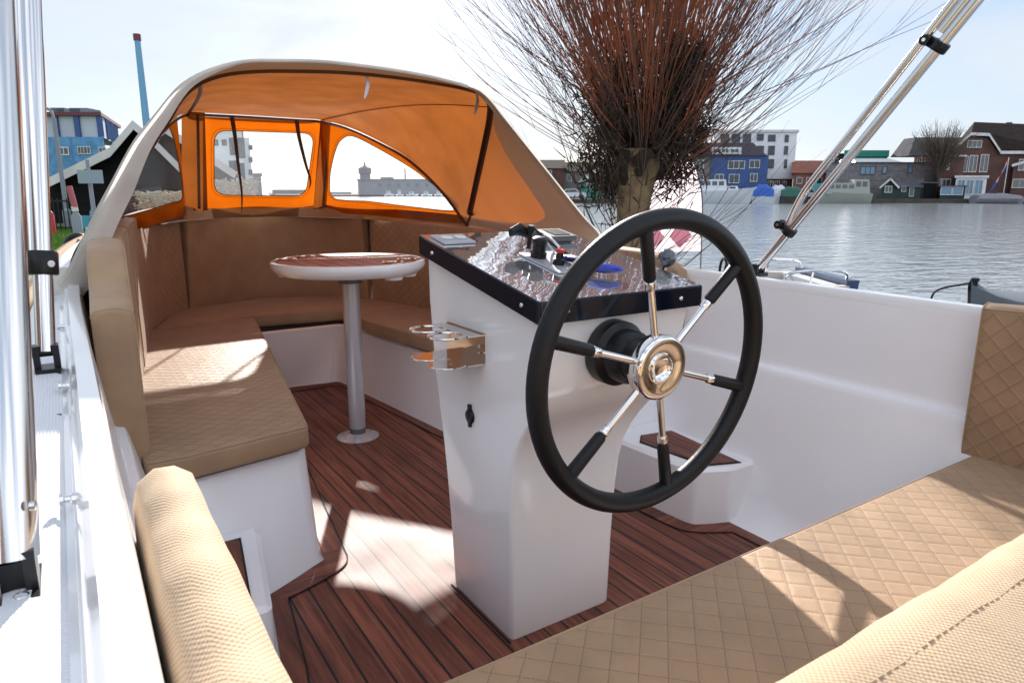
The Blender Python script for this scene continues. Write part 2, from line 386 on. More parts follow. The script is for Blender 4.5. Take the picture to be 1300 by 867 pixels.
# match the outer line to the inner one by share of length
OU = resample(OU, 90)
def full(P): return P + [Vector(mir(p)) for p in P[-2::-1]]
def offs(P, d):
    out = []
    for i, p in enumerate(P):
        t = P[min(i+1, len(P)-1)]-P[max(i-1, 0)]; n = Vector((-t.y, t.x, 0)).normalized(); out.append(p+n*d)   # + is outboard on the port run
    return out
CIF, OUF = full(CI), full(OU)
boat = thing('motor_boat', 'open white motor boat with dark teak-look deck, seen from its stern', 'boat', (1, 2.4, -.45))
# hull shell
def lower(P, d, z): return [Vector((q.x, q.y, z)) for q in offs(P, d)]
b = MB()
b.grid([[p+Vector((0,0,-.0)) for p in offs(OUF, .0)], [p-Vector((0,0,.05)) for p in offs(OUF, .006)], lower(OUF, -.02, .35), lower(OUF, -.10, -.10), lower(OUF, -.22, -.5)])
hull = b.build('hull', M['gel'], boat)
b = MB(); b.box((-.10,-.74,-.5), (2.10,-.70,.72)); b.build('transom', M['gel'], boat)
# coaming (rounded lip) + valley + side deck
co = offs(CIF, .036); va = offs(CIF, .046)
def z_(P, f): return [Vector((p.x, p.y, f(i, p))) for i, p in enumerate(P)]
dk = lambda i, p: OUF[i].z+.004
b = MB()
b.grid([z_(CIF, lambda i, p: p.z-.03), z_(CIF, lambda i, p: p.z-.006), z_(offs(CIF, .004), lambda i, p: CIF[i].z), z_(offs(CIF, .030), lambda i, p: CIF[i].z+.002),
        z_(co, lambda i, p: CIF[i].z-.008), z_(offs(CIF, .040), lambda i, p: OUF[i].z+.02), z_(offs(CIF, .045), lambda i, p: OUF[i].z+.004), z_(offs(CIF, .052), lambda i, p: OUF[i].z+.000)])
b.build('coaming', M['gel'], boat)
b = MB(); mid = [a.lerp(c_, .5) for a, c_ in zip(offs(CIF, .052), OUF)]
b.grid([z_(offs(CIF, .052), lambda i, p: OUF[i].z), [Vector((p.x, p.y, OUF[i].z+.004)) for i, p in enumerate([a.lerp(c_, .12) for a, c_ in zip(offs(CIF, .052), OUF)])],
        [Vector((p.x, p.y, OUF[i].z+.006)) for i, p in enumerate(mid)], [Vector((p.x, p.y, OUF[i].z+.003)) for i, p in enumerate([a.lerp(c_, .93) for a, c_ in zip(offs(CIF, .052), OUF)])], OUF])
b.build('side_deck', M['nonslip'], boat)
# rope rub rail
m, t, p, N_, L_ = new('woven_rope_rail'); p.inputs['Roughness'].default_value = .85
tc_ = N_.new('ShaderNodeTexCoord'); sp_ = N_.new('ShaderNodeSeparateXYZ'); L_.new(tc_.outputs['UV'], sp_.inputs[0])
q_ = mathn(N_, L_, 'SINE', mathn(N_, L_, 'ADD', mathn(N_, L_, 'MULTIPLY', sp_.outputs[1], 2*math.pi/.034), mathn(N_, L_, 'MULTIPLY', sp_.outputs[0], 2*math.pi*2)))
L_.new(mixc(N_, L_, maprange(N_, L_, q_, -.9, .2), (.20, .11, .06), (.62, .45, .31)), p.inputs['Base Color'])
bm_ = N_.new('ShaderNodeBump'); bm_.inputs['Distance'].default_value = .012; L_.new(q_, bm_.inputs['Height']); L_.new(bm_.outputs[0], p.inputs['Normal'])
M['rope'] = m
b = MB(); b.tube([p-Vector((0,0,.028)) for p in resample(offs(OUF, .03), 260)], .032, 12); b.build('rope_rub_rail', M['rope'], boat)
# inner liner walls
b = MB()
dkf = lambda d: [Vector((q.x, q.y, 0)) for q in offs(CIF, -d)]
def zz(P, z): return [Vector((p.x, p.y, z)) for p in P]
b.grid([[Vector((p.x, p.y, p.z-.03)) for p in CIF], zz(offs(CIF, -.012), .66), zz(offs(CIF, -.030), .525), zz(offs(CIF, -.032), .512), zz(offs(CIF, -.036), .507), zz(offs(CIF, -.052), .503), zz(offs(CIF, -.056), .498), zz(offs(CIF, -.060), .485), zz(offs(CIF, -.15), .10), zz(offs(CIF, -.17), .06), zz(offs(CIF, -.205), .015), zz(offs(CIF, -.26), -.002)])
b.build('inner_liner', M['gelin'], boat)
# cockpit floor
fl = [(.02,-.68),(1.98,-.68),(1.98,3.3),(1.6,4.3),(1.0,4.7),(.4,4.3),(.02,3.3)]
MB().prism(fl, -.05, -.003).build('floor_pan', M['gelin'], boat)
pl = [(.296,1.30),(.30,1.40),(.358,1.765),(.543,1.866),(.822,3.80),(1.24,3.75),(1.265,3.52),(1.353,2.684),(1.47,1.90),(1.60,1.78),(1.612,1.587),(1.633,1.415),(1.76,1.358),(1.756,.60),(.296,.60)]
MB().prism(pl, -.002, .004).build('teak_floor', M['teak'], boat, smooth=False)
def ribbon(P, wd, z, h=.0012):
    b = MB(); P = [Vector((p[0], p[1], z)) for p in P]; rows = [offs(P, wd/2), offs(P, -wd/2)]
    return b.grid(rows)
def border(inner, outer, mat, nm):
    b = MB(); n = len(inner)
    b.grid([[(p[0], p[1], .0065) for p in outer], [(p[0], p[1], .0065) for p in inner]])
    o = b.build(nm, mat, boat, smooth=False)
    rb = ribbon(inner, .0045, .0085); rb.build('caulk_seam', M['gap'], o, smooth=False)
    return o
sm = lambda P, n=24: [tuple(q)[:2] for q in crom([(a, c_, 0) for a, c_ in P], n)]
border([(.344,1.05),(.344,1.37),(.354,1.416),(.395,1.719)], [(.296,1.05),(.296,1.37),(.301,1.416),(.358,1.765)], M['teakplain'], 'teak_border')
border(sm([(.395,1.719),(.47,1.742),(.536,1.769),(.582,1.80),(.603,1.84),(.612,1.90)]), sm([(.358,1.765),(.44,1.808),(.50,1.842),(.543,1.866),(.549,1.885),(.552,1.905)]), M['teakx'], 'teak_border')
border([(.612,1.90),(.637,2.09),(.86,3.70)], [(.552,1.905),(.575,2.09),(.822,3.80)], M['teakplain'], 'teak_border')
border([(.86,3.70),(1.215,3.67)], [(.822,3.80),(1.24,3.75)], M['teakx'], 'teak_border')
border([(1.215,3.67),(1.225,3.5),(1.30,2.68),(1.42,1.87)], [(1.24,3.75),(1.265,3.52),(1.353,2.684),(1.47,1.90)], M['teakplain'], 'teak_border')
border(sm([(1.42,1.87),(1.545,1.73),(1.555,1.58),(1.565,1.44),(1.60,1.375),(1.70,1.31)]), sm([(1.47,1.90),(1.60,1.78),(1.612,1.587),(1.626,1.44),(1.66,1.40),(1.76,1.358)]), M['teakx'], 'teak_border')
border([(1.70,1.31),(1.70,.80)], [(1.76,1.358),(1.757,.80)], M['teakplain'], 'teak_border')
MB().prism([(.795,1.235),(.80,1.235),(.80,1.54),(.795,1.54)], .0045, .0065).build('caulk_seam', M['gap'], boat)
# seat boxes: moulded U, sloping faces, dark slab painting the gap's shade under the pads
bot = [(.10,1.76),(.358,1.765),(.543,1.866),(.822,3.80),(1.24,3.75),(1.265,3.52),(1.353,2.684),(1.47,1.90),(1.60,1.80),(1.93,1.80),(1.93,2.8),(1.80,3.6),(1.55,4.3),(1.0,4.6),(.45,4.3),(.2,3.6),(.07,2.8)]
top = [(.10,1.83),(.22,1.861),(.524,1.918),(.812,3.77),(1.285,3.77),(1.31,3.52),(1.375,2.72),(1.475,1.96),(1.60,1.90),(1.93,1.86),(1.93,2.8),(1.80,3.6),(1.55,4.3),(1.0,4.6),(.45,4.3),(.2,3.6),(.07,2.8)]
rad = [0,.03,.035,.05,.05,.05,.1,.05,.05,0,0,0,0,0,0,0,0]
B_, T_ = rpoly(bot, rad, 5), rpoly(top, rad, 5); n = len(B_)
v = [(p[0], p[1], -.002) for p in B_]+[(p[0]*1, p[1], .012) for p in inset(B_, .010)]+[(p[0], p[1], .328) for p in T_]+[(p[0], p[1], .338) for p in inset(T_, .01)]
f = []
for i in range(3):
    for j in range(n): f.append((i*n+j, i*n+(j+1) % n, (i+1)*n+(j+1) % n, (i+1)*n+j))
f.append(tuple(3*n+j for j in range(n)))
mk('seat_base', v, f, M['gelin'], boat)
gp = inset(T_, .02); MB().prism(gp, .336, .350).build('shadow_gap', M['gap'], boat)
# steps with teak pads
def step(poly, pad, nm='step'):
    P = rpoly(poly, .02); Q = inset(P, .012); n = len(P); v = [(p[0], p[1], 0) for p in P]+[(p[0], p[1], .188) for p in P]+[(p[0], p[1], .2) for p in Q]
    if area(P) < 0: v = [(p[0], p[1], z) for z, PP in ((0, P[::-1]), (.188, P[::-1]), (.2, Q[::-1])) for p in PP]
    f = [(i*n+j, i*n+(j+1) % n, (i+1)*n+(j+1) % n, (i+1)*n+j) for i in range(2) for j in range(n)]+[tuple(2*n+j for j in range(n))]
    o = mk(nm, v, f, M['gelin'], boat)
    g = MB(); g.prism(pad, .2005, .203); g.build('pad_edge', M['gap'], o)
    pp = inset(pad if area(pad) > 0 else pad[::-1], .005); MB().prism(pp, .2035, .205).build('teak_step_pad', M['teak'], o, smooth=False)
    return o
step([(1.60,1.84),(1.612,1.60),(1.633,1.415),(1.745,1.362),(1.95,1.36),(1.95,1.84)], [(1.647,1.695),(1.70,1.745),(1.833,1.72),(1.80,1.372),(1.677,1.418)])
step([(.05,1.40),(.287,1.40),(.345,1.765),(.345,1.80),(.05,1.80)], [(.10,1.425),(.25,1.42),(.294,1.748),(.10,1.748)])
# stern bench base + aft deck behind it
b = MB(); b.box((.06,-.05,-.002), (1.95,.69,.345)); b.build('stern_seat_base', M['gelin'], boat)
b = MB(); b.box((.02,-.69,.50), (1.98,-.02,.62)); b.build('aft_locker', M['gel'], boat)
led = [p for p in CIF]
b = MB(); k0, k1 = 52, len(CIF)-52  # added ledge, blocks sun leaking between hood skirt and coaming
b.grid([[Vector((p.x, p.y, CIF[i].z-.022)) for i, p in enumerate(offs(CIF, -.0))][k0:k1], [Vector((p.x, p.y, CIF[i].z-.03)) for i, p in enumerate([q0_+(q1_-q0_)*min(1, max(0, (q0_.y-3.9)/.7)) for q0_, q1_ in zip(offs(CIF, -.085), offs(CIF, -.29))])][k0:k1]]); b.build('ledge', M['gelin'], boat)
# little things on the port side deck: snap studs, latch brackets, bow cleat, canopy foot
for y, z in ((.80,.769),(1.30,.770),(1.87,.775)):
    b = MB(); b.lathe([(.0,0),(.006,.0),(.006,.006),(.0038,.007),(.0038,.012),(.0062,.013),(.0062,.017),(.0,.018)], (-.0195,y,z), (-1,0,.1), 14); b.build('snap_stud', M['chrome'], boat)
for y, z in ((2.16,.67),(1.925,.47)):
    MB().box((.035,y-.012,z-.03), (.068,y+.02,z+.03)).build('cushion_bracket', M['black'], boat)
b = MB(); b.obox((.03,.74,.66), (.004,0,0), (0,.05,0), (0,0,.05)); b.build('cushion_bracket', M['black'], boat)
def cleat(c, par):
    c = Vector(c); b = MB(); b.lathe([(0,0),(.012,0),(.008,.012),(.006,.03),(0,.03)], c+Vector((0,-.02,0)), (0,0,1), 12); b.lathe([(0,0),(.012,0),(.008,.012),(.006,.03),(0,.03)], c+Vector((0,.02,0)), (0,0,1), 12)
    b.tube([c+Vector((0,-.07,.034)), c+Vector((0,-.03,.03)), c+Vector((0,.03,.03)), c+Vector((0,.07,.034))], [.004,.007,.007,.004], 8); return b.build('cleat', M['chrome'], par)
cleat((.10,4.05,.868), boat)
cleat((-.055,2.32,.772), boat)
MB().box((-.098,1.168,.7575), (-.034,1.171,.7605)).build('deck_seam', M['dsteel'], boat)

# ------------------------------------------------------------------ upholstery
def backrest(name, path, thick, z0, ztop, mats, label, group=None, seams=(), n=80, lean=0, rr=.018):
    """padded back along a plan path (inner face), outboard side is to the left of travel"""
    P = crom([(p[0], p[1], 0) for p in path], n) if len(path) > 2 else [Vector((*path[0], 0)).lerp(Vector((*path[1], 0)), i/(n-1)) for i in range(n)]
    zt = crom([(i, z, 0) for i, z in ztop], 60)
    def ZT(t):
        for a, b_ in zip(zt, zt[1:]):
            if a.x <= t <= b_.x+1e-6: return a.y+(b_.y-a.y)*(t-a.x)/max(1e-6, b_.x-a.x)
        return zt[-1].y
    ln = [0]
    for i in range(1, n): ln.append(ln[-1]+(P[i]-P[i-1]).length)
    rows = []; uvs = []; fmrow = []
    def prof(z1):
        pr = [(0, z0, 0)]
        for k in range(1, 9): pr.append((-lean*k/8, z0+(z1-rr-z0)*k/8, z0+(z1-rr-z0)*k/8-z0))
        for k in range(1, 5):
            a = k/4*math.pi/2; pr.append((-lean-(0)+rr*(1-math.cos(a)), z1-rr+rr*math.sin(a), z1-z0))
        pr.append((-lean+thick*.5, z1+.004, z1-z0+.04))
        for k in range(0, 5):
            a = k/4*math.pi/2; pr.append((-lean+thick-rr+rr*math.sin(a), z1-rr+rr*math.cos(a), z1-z0+.1))
        pr.append((thick, z0, .5)); return pr
    ends = [0.0]+[s_ for s_ in seams]+[1.0]
    pr0 = prof(1); K = len(pr0)
    T = []
    for a, b_ in zip(ends, ends[1:]):
        m_ = max(6, int(n*(b_-a)))
        for k in range(m_):
            t_ = a+(b_-a)*k/(m_-1); e = min(k, m_-1-k); sq = (0.55 if e == 0 else .9 if e == 1 else 1)
            T.append((t_, sq))
            if k == 0 or k == m_-2 and False: T.append((min(t_+.004, b_), .9))
    T.append((1.0, .0)); T.insert(0, (0.0, .0))
    for (t_, sq) in T:
        s_ = t_*ln[-1]; j = 0
        while j < n-2 and ln[j+1] < s_: j += 1
        u = (s_-ln[j])/max(1e-6, ln[j+1]-ln[j]); q = P[j].lerp(P[j+1], u); tg = (P[min(j+2, n-1)]-P[max(j-1, 0)]).normalized(); nn = Vector((-tg.y, tg.x, 0))
        pr = prof(ZT(t_)); c_ = (thick/2, (z0+pr[9][1])/2); row = []; uv = []
        for (o_, z, vv) in pr:
            dd = .012*(1-sq)
            o2 = o_+(dd if o_ < thick/2 else -dd) if sq < 1 and sq > 0 else (c_[0]+(o_-c_[0])*(.55 if sq == 0 else 1))
            z2 = z-(dd*.6 if z > c_[1] else -dd*.3) if sq > 0 else (z-.012 if z > c_[1] else z+.01)
            row.append(q+nn*o2+Vector((0, 0, z2))); uv.append((s_, vv))
        rows.append(row); uvs.append(uv)
    b = MB(); b.grid(rows, uvs); nf = len(b.f); k = K-1
    fm = [0 if (i % k) < 8 else 1 for i in range(nf)]
    b.add([p for p in rows[0]], [tuple(range(K-1, -1, -1))], uvs[0]); b.add([p for p in rows[-1]], [tuple(range(K))], uvs[-1]); fm += [1, 1]
    b.m = fm
    o = b.build(name, mats, None, (label, 'cushion', group), angle=60)
    for line in ([r_[9]+Vector((0, 0, .001)) for r_ in rows[2:-2]], rows[2][1:-1], rows[-3][1:-1]):
        t_ = MB(); t_.tube([Vector(q) for q in line], .0019, 6, cap=False); t_.build('piping', M['thread'], o)
    return o
QL = [M['quilt'], M['leather']]; QF = [M['quilt_fine'], M['leather']]
# port seat pad, bow pad, starboard pad of the U-shaped dinette
cushion('seat_cushion', [(.10,1.83),(.20,1.832),(.530,1.893),(.812,3.80),(.70,3.84),(.29,3.72),(.21,3.2),(.11,2.4)], .352, .42, QF, 'long diamond-stitched tan seat pad on the port side, half in sunlight', rc=.025, group='seat pads of the U-shaped dinette')
cushion('seat_cushion', [(.32,3.74),(.70,3.855),(1.30,3.80),(1.36,3.66),(1.80,3.60),(1.56,4.33),(1.0,4.5),(.48,4.28)], .350, .418, [M['leather']]*2, 'plain tan bow seat pad running across behind the round table', rc=.05, group='seat pads of the U-shaped dinette')
cushion('seat_cushion', [(1.31,3.77),(1.27,3.36),(1.365,2.72),(1.475,1.93),(1.90,1.93),(1.92,2.8),(1.80,3.58),(1.40,3.62)], .352, .421, QF, 'diamond-stitched tan starboard seat pad half hidden by the white console', rc=.03, group='seat pads of the U-shaped dinette')
backrest('back_cushion', [(.122,1.895),(.135,2.15),(.155,2.5),(.20,2.9)], .094, .385, [(0,.80),(.17,.845),(.30,.93),(.6,.945),(1,.955)], [M['leather'], M['leather']], 'narrow tan backrest with cut-down aft end beside the port coaming', 'padded backrests of the U-shaped dinette', lean=.0)
backrest('back_cushion', [(.205,2.915),(.25,3.3),(.31,3.72),(.42,4.08),(.56,4.30)], .07, .415, [(0,.958),(.5,.972),(1,1.0)], QF, 'curved quilted tan backrest in the port bow corner with a sunlit top edge', 'padded backrests of the U-shaped dinette', lean=.0)
backrest('back_cushion', [(.57,4.31),(.72,4.42),(1.0,4.50),(1.28,4.42),(1.44,4.30),(1.57,4.09)], .06, .41, [(0,1.0),(.45,.995),(.75,.985),(1,.935)], [M['leather']]*2, 'dark-shaded tan bow backrest under the middle canopy window', 'padded backrests of the U-shaped dinette', lean=.04)
backrest('back_cushion', [(1.585,4.06),(1.68,3.72),(1.78,3.3),(1.85,2.8),(1.895,2.3),(1.905,1.80)], .06, .41, [(0,.925),(.3,.90),(.7,.86),(.93,.85),(1,.80)], QF, 'long tan starboard backrest, its aft end showing past the console', 'padded backrests of the U-shaped dinette', lean=.0)
# stern bench pad
cushion('seat_cushion', [(.12,-.0),(.12,.748),(1.99,.748),(1.99,-.0)], .348, .415, QL, 'wide tan stern bench pad stitched in large diamonds, wheel shadow on it', rc=.02, r=.012)
backrest('back_cushion', [(1.902,.02),(1.902,.775)][::-1], .06, .408, [(0,.805),(.5,.815),(1,.815)], QL, 'upright diamond-quilted tan cushion at the starboard end of the stern bench', 'backrests of the stern bench', rr=.016, n=30)
# woven bolster backrests
def bolster(name, axis, prof, a0, a1, label, stitch, n=60):
    """profile (across, z) swept along an axis with rounded ends"""
    pr = resample(crom([(p[0], p[1], 0) for p in prof], 80), 34); cx = sum(p.x for p in pr)/len(pr); cz = min(p.y for p in pr)
    rows = []; uvs = []; v_ = [0]
    for i in range(1, len(pr)): v_.append(v_[-1]+(pr[i]-pr[i-1]).length)
    T = [(0,.0)]+[(.026*(1-math.cos(q*math.pi/24)), .36+.64*math.sin(q*math.pi/24)) for q in range(0, 12)]+[(.04,1)]; Ln = a1-a0; sg = 1 if Ln > 0 else -1; Ln = abs(Ln)
    T = [(t, s_) for t, s_ in T]+[(.04+(Ln-.08)*k/n, 1) for k in range(1, n)]+[(Ln-t, s_) for t, s_ in T[::-1]]
    for t, s_ in T:
        wob = .0015*math.sin(t*31)+.001*math.sin(t*77+1)
        row = []
        for p in pr:
            x = cx+(p.x-cx)*s_; z = cz+(p.y-cz)*(1-.10*((1-s_)/.64)**1.7 if s_ > 0 else .3)+wob
            row.append((a0+sg*t, x, z) if axis == 'x' else (x, a0+sg*t, z))
        rows.append(row); uvs.append([(t, q) for q in v_])
    b = MB(); b.grid(rows, uvs); o = b.build(name, M['weave'], None, (label, 'cushion', 'woven bolsters of the stern bench'), angle=70)
    for (ix) in stitch:
        d = MB()
        k = int(.04/(.0115)); t = .05
        while t < Ln-.05:
            p, q = pr[ix], pr[ix+1]; mx_ = (p.x+q.x)/2; mz = (p.y+q.y)/2
            nrm = Vector((-(q.y-p.y), q.x-p.x)).normalized()
            if nrm.y < 0 and abs(nrm.y) > .2: nrm = -nrm
            wob = .0015*math.sin(t*31)+.001*math.sin(t*77+1)
            A = (a0+sg*t, mx_, mz+wob) if axis == 'x' else (mx_, a0+sg*t, mz+wob)
            B__ = (a0+sg*(t+.0065), mx_, mz+wob) if axis == 'x' else (mx_, a0+sg*(t+.0065), mz+wob)
            d.tube([A, B__], .0009, 5); t += .011
        d.build('stitching', M['thread'], o)
    return o
bolster('bolster_cushion', 'x', [(.30,.44),(.300,.60),(.292,.68),(.270,.706),(.235,.708),(.16,.69),(.06,.655),(-.02,.60),(-.06,.50),(-.07,.44)], .16, 1.90, 'large woven beige bolster nearest the viewer, filling the bottom right corner', [10, 13])
bolster('bolster_cushion', 'y', [(.026,.44),(.026,.60),(.027,.74),(.030,.768),(.042,.784),(.058,.788),(.074,.786),(.084,.779),(.089,.762),(.091,.60),(.091,.44)], .805, .10, 'tall woven beige bolster on the port side, standing against the white coaming', [20, 24])

# ------------------------------------------------------------------ round table
tb = thing('pedestal_table', 'round white-rimmed table with teak-look top on a grey metal post', 'table', (1.005,2.82,.004))
C_ = Vector((1.005,2.82,0)); 
b = MB(); b.lathe([(0,.745),(.285,.745),(.300,.750),(.318,.770),(.322,.785),(.320,.797),(.312,.801),(.302,.800),(.298,.797),(0,.797)], C_, (0,0,1), 72); b.build('table_rim', M['gel'], tb)
b = MB(); b.lathe([(0,.7975),(.296,.7975),(.296,.7995),(0,.7995)], C_, (0,0,1), 72)
b.build('table_inlay', M['teaktable'], tb, smooth=False)
for (x, y) in ((1.10,2.575),(1.20,2.66),(.875,3.02),(.77,2.93)):
    b = MB(); b.lathe([(.036,.799),(.045,.799),(.046,.803),(.043,.8055),(.037,.804),(.036,.8015)], (x,y,0), (0,0,1), 32); o = b.build('cup_ring', M['chrome'], tb)
    b = MB(); b.lathe([(0,.80),(.0355,.80),(.0355,.8015),(0,.8015)], (x,y,0), (0,0,1), 24); b.build('cup_well', M['black'], o)
    b = MB(); b.lathe([(0,.732),(.034,.732),(.04,.746),(0,.746)], (x,y,0), (0,0,1), 24); b.build('well_bottom', M['white'], o)
b = MB(); b.lathe([(0,.70),(.05,.70),(.055,.742),(.055,.7445),(0,.7445)], C_, (0,0,1), 32); b.build('post_collar', M['dsteel'], tb)
b = MB(); b.lathe([(0,.05),(.036,.05),(.037,.70),(0,.70)], C_, (0,0,1), 40); b.build('post', M['steel'], tb)
b = MB(); b.lathe([(0,.012),(.035,.012),(.034,.05),(0,.05)], C_, (0,0,1), 40); b.build('post_socket', M['dsteel'], tb)
b = MB(); b.lathe([(0,.004),(.092,.004),(.093,.008),(.086,.011),(.055,.015),(.042,.024),(.038,.026),(0,.026)], C_, (0,0,1), 48); fl_ = b.build('floor_flange', M['steel'], tb)
for k in range(6):
    b = MB(); a = k*math.pi/3+.3; b.lathe([(0,.0105),(.0062,.0105),(.005,.0135),(0,.0135)], C_+Vector((.07*math.cos(a), .07*math.sin(a), 0)), (0,0,1), 10); b.build('screw', M['chrome'], fl_)

# ------------------------------------------------------------------ steering console
cs = thing('steering_console', 'white steering console with sloping glossy black top and a big wheel', 'helm console', (.96,1.38,.004))
def topz(y): return .867+(y-1.086)*.19
secs = []
for (z, x0, x1, y0, y1) in ((.004,.806,1.112,1.242,1.530),(.012,.803,1.115,1.239,1.534),(.20,.802,1.118,1.236,1.55),(.35,.801,1.125,1.234,1.57),(.42,.80,1.132,1.231,1.58),(.47,.80,1.140,1.224,1.59),(.51,.80,1.15,1.210,1.60),(.545,.80,1.158,1.190,1.605),(.575,.80,1.165,1.168,1.61),(.60,.80,1.172,1.148,1.615),(.625,.80,1.176,1.130,1.618),(.65,.80,1.18,1.118,1.62),(.675,.80,1.185,1.112,1.625),(.74,.80,1.198,1.108,1.632),(.80,.80,1.21,1.106,1.640)):
    secs.append([(p[0], p[1], z) for p in rpoly([(x0,y0),(x1,y0),(x1,y1),(x0,y1)], .014 if z < .6 else .008, 5)])
secs.append([(p[0], p[1], topz(p[1])-.047) for p in rpoly([(.80,1.106),(1.212,1.106),(1.212,1.642),(.80,1.642)], .008, 5)])
b = MB(); b.grid(secs, closed=True); n = len(secs[0]); b.f.append(tuple(range(n-1, -1, -1))); b.f.append(tuple((len(secs)-1)*n+j for j in range(n)))
body = b.build('cabinet', M['gel'], cs, angle=40)
# glossy black top with tilted slab
m, t, p, N_, L_ = new('glossy_black_acrylic'); p.inputs['Base Color'].default_value = (.86, .87, .90, 1); p.inputs['Metallic'].default_value = .85; p.inputs['Roughness'].default_value = .02
p.inputs['Coat Weight'].default_value = 1; p.inputs['Coat Roughness'].default_value = .01; p.inputs['IOR'].default_value = 1.6; p.inputs['Coat IOR'].default_value = 1.8
g_ = N_.new('ShaderNodeNewGeometry'); mp_ = N_.new('ShaderNodeMapping'); mp_.inputs['Rotation'].default_value = (0, 0, R(33)); mp_.inputs['Scale'].default_value = (1, .35, 1)
L_.new(g_.outputs['Position'], mp_.inputs[0])
n_ = N_.new('ShaderNodeTexNoise'); n_.inputs['Scale'].default_value = 11; n_.inputs['Detail'].default_value = 2; L_.new(mp_.outputs[0], n_.inputs['Vector'])
bm_ = N_.new('ShaderNodeBump'); bm_.inputs['Strength'].default_value = 1; bm_.inputs['Distance'].default_value = .0015
n3_ = N_.new('ShaderNodeTexNoise'); n3_.inputs['Scale'].default_value = 85; n3_.inputs['Detail'].default_value = 1; L_.new(mp_.outputs[0], n3_.inputs['Vector'])
L_.new(mathn(N_, L_, 'ADD', n_.outputs['Fac'], mathn(N_, L_, 'MULTIPLY', n3_.outputs['Fac'], .045)), bm_.inputs['Height'])
L_.new(bm_.outputs[0], p.inputs['Normal']); L_.new(bm_.outputs[0], p.inputs['Coat Normal'])
M['acryl'] = m
M['acryledge'] = simple('black_acrylic_edge', (.004,.008,.018), .10, spec=.3)
tp = rpoly([(.77,1.086),(1.24,1.086),(1.24,1.636),(.77,1.636)], .010, 5)
def tring(P, dz): return [(q[0], q[1], topz(q[1])+dz) for q in P]
rings = [tring(tp, -.047), tring(tp, -.003), tring(inset(tp, .003), 0)]
b = MB(); b.grid(rings, closed=True); n = len(tp); b.f.append(tuple(range(n-1, -1, -1))); b.m = [0]*len(b.f)
b.f.append(tuple(2*n+j for j in range(n))); b.m.append(1)
top_o = b.build('black_top', [M['acryledge'], M['acryl']], cs, angle=30)
def topn(): return Vector((0,-.19,1)).normalized()
TY = Vector((0,1,.19)).normalized(); TX = Vector((1,0,0)); TN = topn()
def ontop(x, y, h=0): return Vector((x, y, topz(y)))+TN*h
for c_, ax in (((.770,1.555,topz(1.555)-.026),(-1,0,0)),((.770,1.15,topz(1.15)-.026),(-1,0,0)),((1.165,1.086,topz(1.086)-.025),(0,-1,0)),((.84,1.086,topz(1.086)-.025),(0,-1,0))):
    b = MB(); b.lathe([(0,0),(.0055,0),(.005,.002),(.0025,.0028),(.002,.001),(0,.001)], c_, ax, 16); b.build('bolt_head', M['chrome'], top_o)
# steel switch plate, kill switch, cord, float, throttle
b = MB(); b.obox(ontop(.985,1.325,.003), TX*.052, TY*.085, TN*.002); sw = b.build('switch_plate', M['steel'], cs, angle=30)
b = MB(); b.lathe([(0,0),(.020,0),(.020,.012),(.016,.014),(.016,.032),(.0185,.034),(.0185,.046),(.012,.050),(0,.050)], ontop(.962,1.365,.005), TN, 24); b.build('rotary_switch', M['black'], cs)
b = MB(); b.lathe([(0,0),(.014,0),(.014,.012),(.009,.015),(.009,.026),(0,.028)], ontop(.975,1.30,.005), TN, 20); o = b.build('kill_switch', M['black'], cs)
b = MB(); b.lathe([(0,.0285),(.010,.0285),(.010,.036),(0,.038)], ontop(.975,1.30,.005), TN, 20); b.build('red_clip', M['red'], o)
b = MB(); b.tube([ontop(.99,1.45,.040), ontop(.965,1.465,.050), ontop(.935,1.455,.045)], [.011,.016,.011], 12, sq=(1,.6)); b.build('lever_grip', M['black'], cs)
b = MB(); b.lathe([(0,0),(.006,0),(.006,.042),(.010,.043),(.010,.056),(.008,.060),(0,.060)], ontop(.985,1.44,.005), TN, 18); b.build('lever_stalk', M['black'], cs)
b = MB(); b.obox(ontop(1.13,1.535,.012), TX*.050, TY*.042, TN*.007); b.obox(ontop(1.13,1.535,.003), TX*.04, TY*.034, TN*.0025); pd = b.build('control_display', M['dsteel'], cs, angle=30)
b = MB(); b.obox(ontop(1.14,1.535,.0197), TX*.026, TY*.030, TN*.001); b.build('display_glass', M['black'], pd)
b = MB(); b.obox(ontop(.835,1.565,.004), TX*.045, TY*.040, TN*.0025); pl2 = b.build('switch_panel', M['steel'], cs, angle=30)
for dx in (-.02,.02):
    b = MB(); b.lathe([(.0,0),(.015,0),(.016,.004),(.010,.005),(0,.0045)], ontop(.835+dx,1.562,.0066), TN, 24); b.build('push_button', M['white'], pl2)
b = MB(); b.lathe([(0,0),(.018,0),(.014,.02),(.010,.03),(0,.03)], (1.212,1.24,.845), (1,0,0), 20); th = b.build('throttle_mount', M['black'], cs)
b = MB(); b.tube([(1.25,1.24,.845),(1.255,1.235,.88),(1.255,1.225,.905)], .006, 10); b.build('throttle_arm', M['chrome'], th)
b = MB(); prof = [(0,-.024)]+[(.024*math.sin(a*math.pi/12), -.024*math.cos(a*math.pi/12)) for a in range(1, 12)]+[(0,.024)]
b.lathe(prof, (1.255,1.222,.918), (0,-.2,1), 24); b.build('throttle_knob', simple('smoked_knob', (.05,.06,.08), .12, coat=1), th)
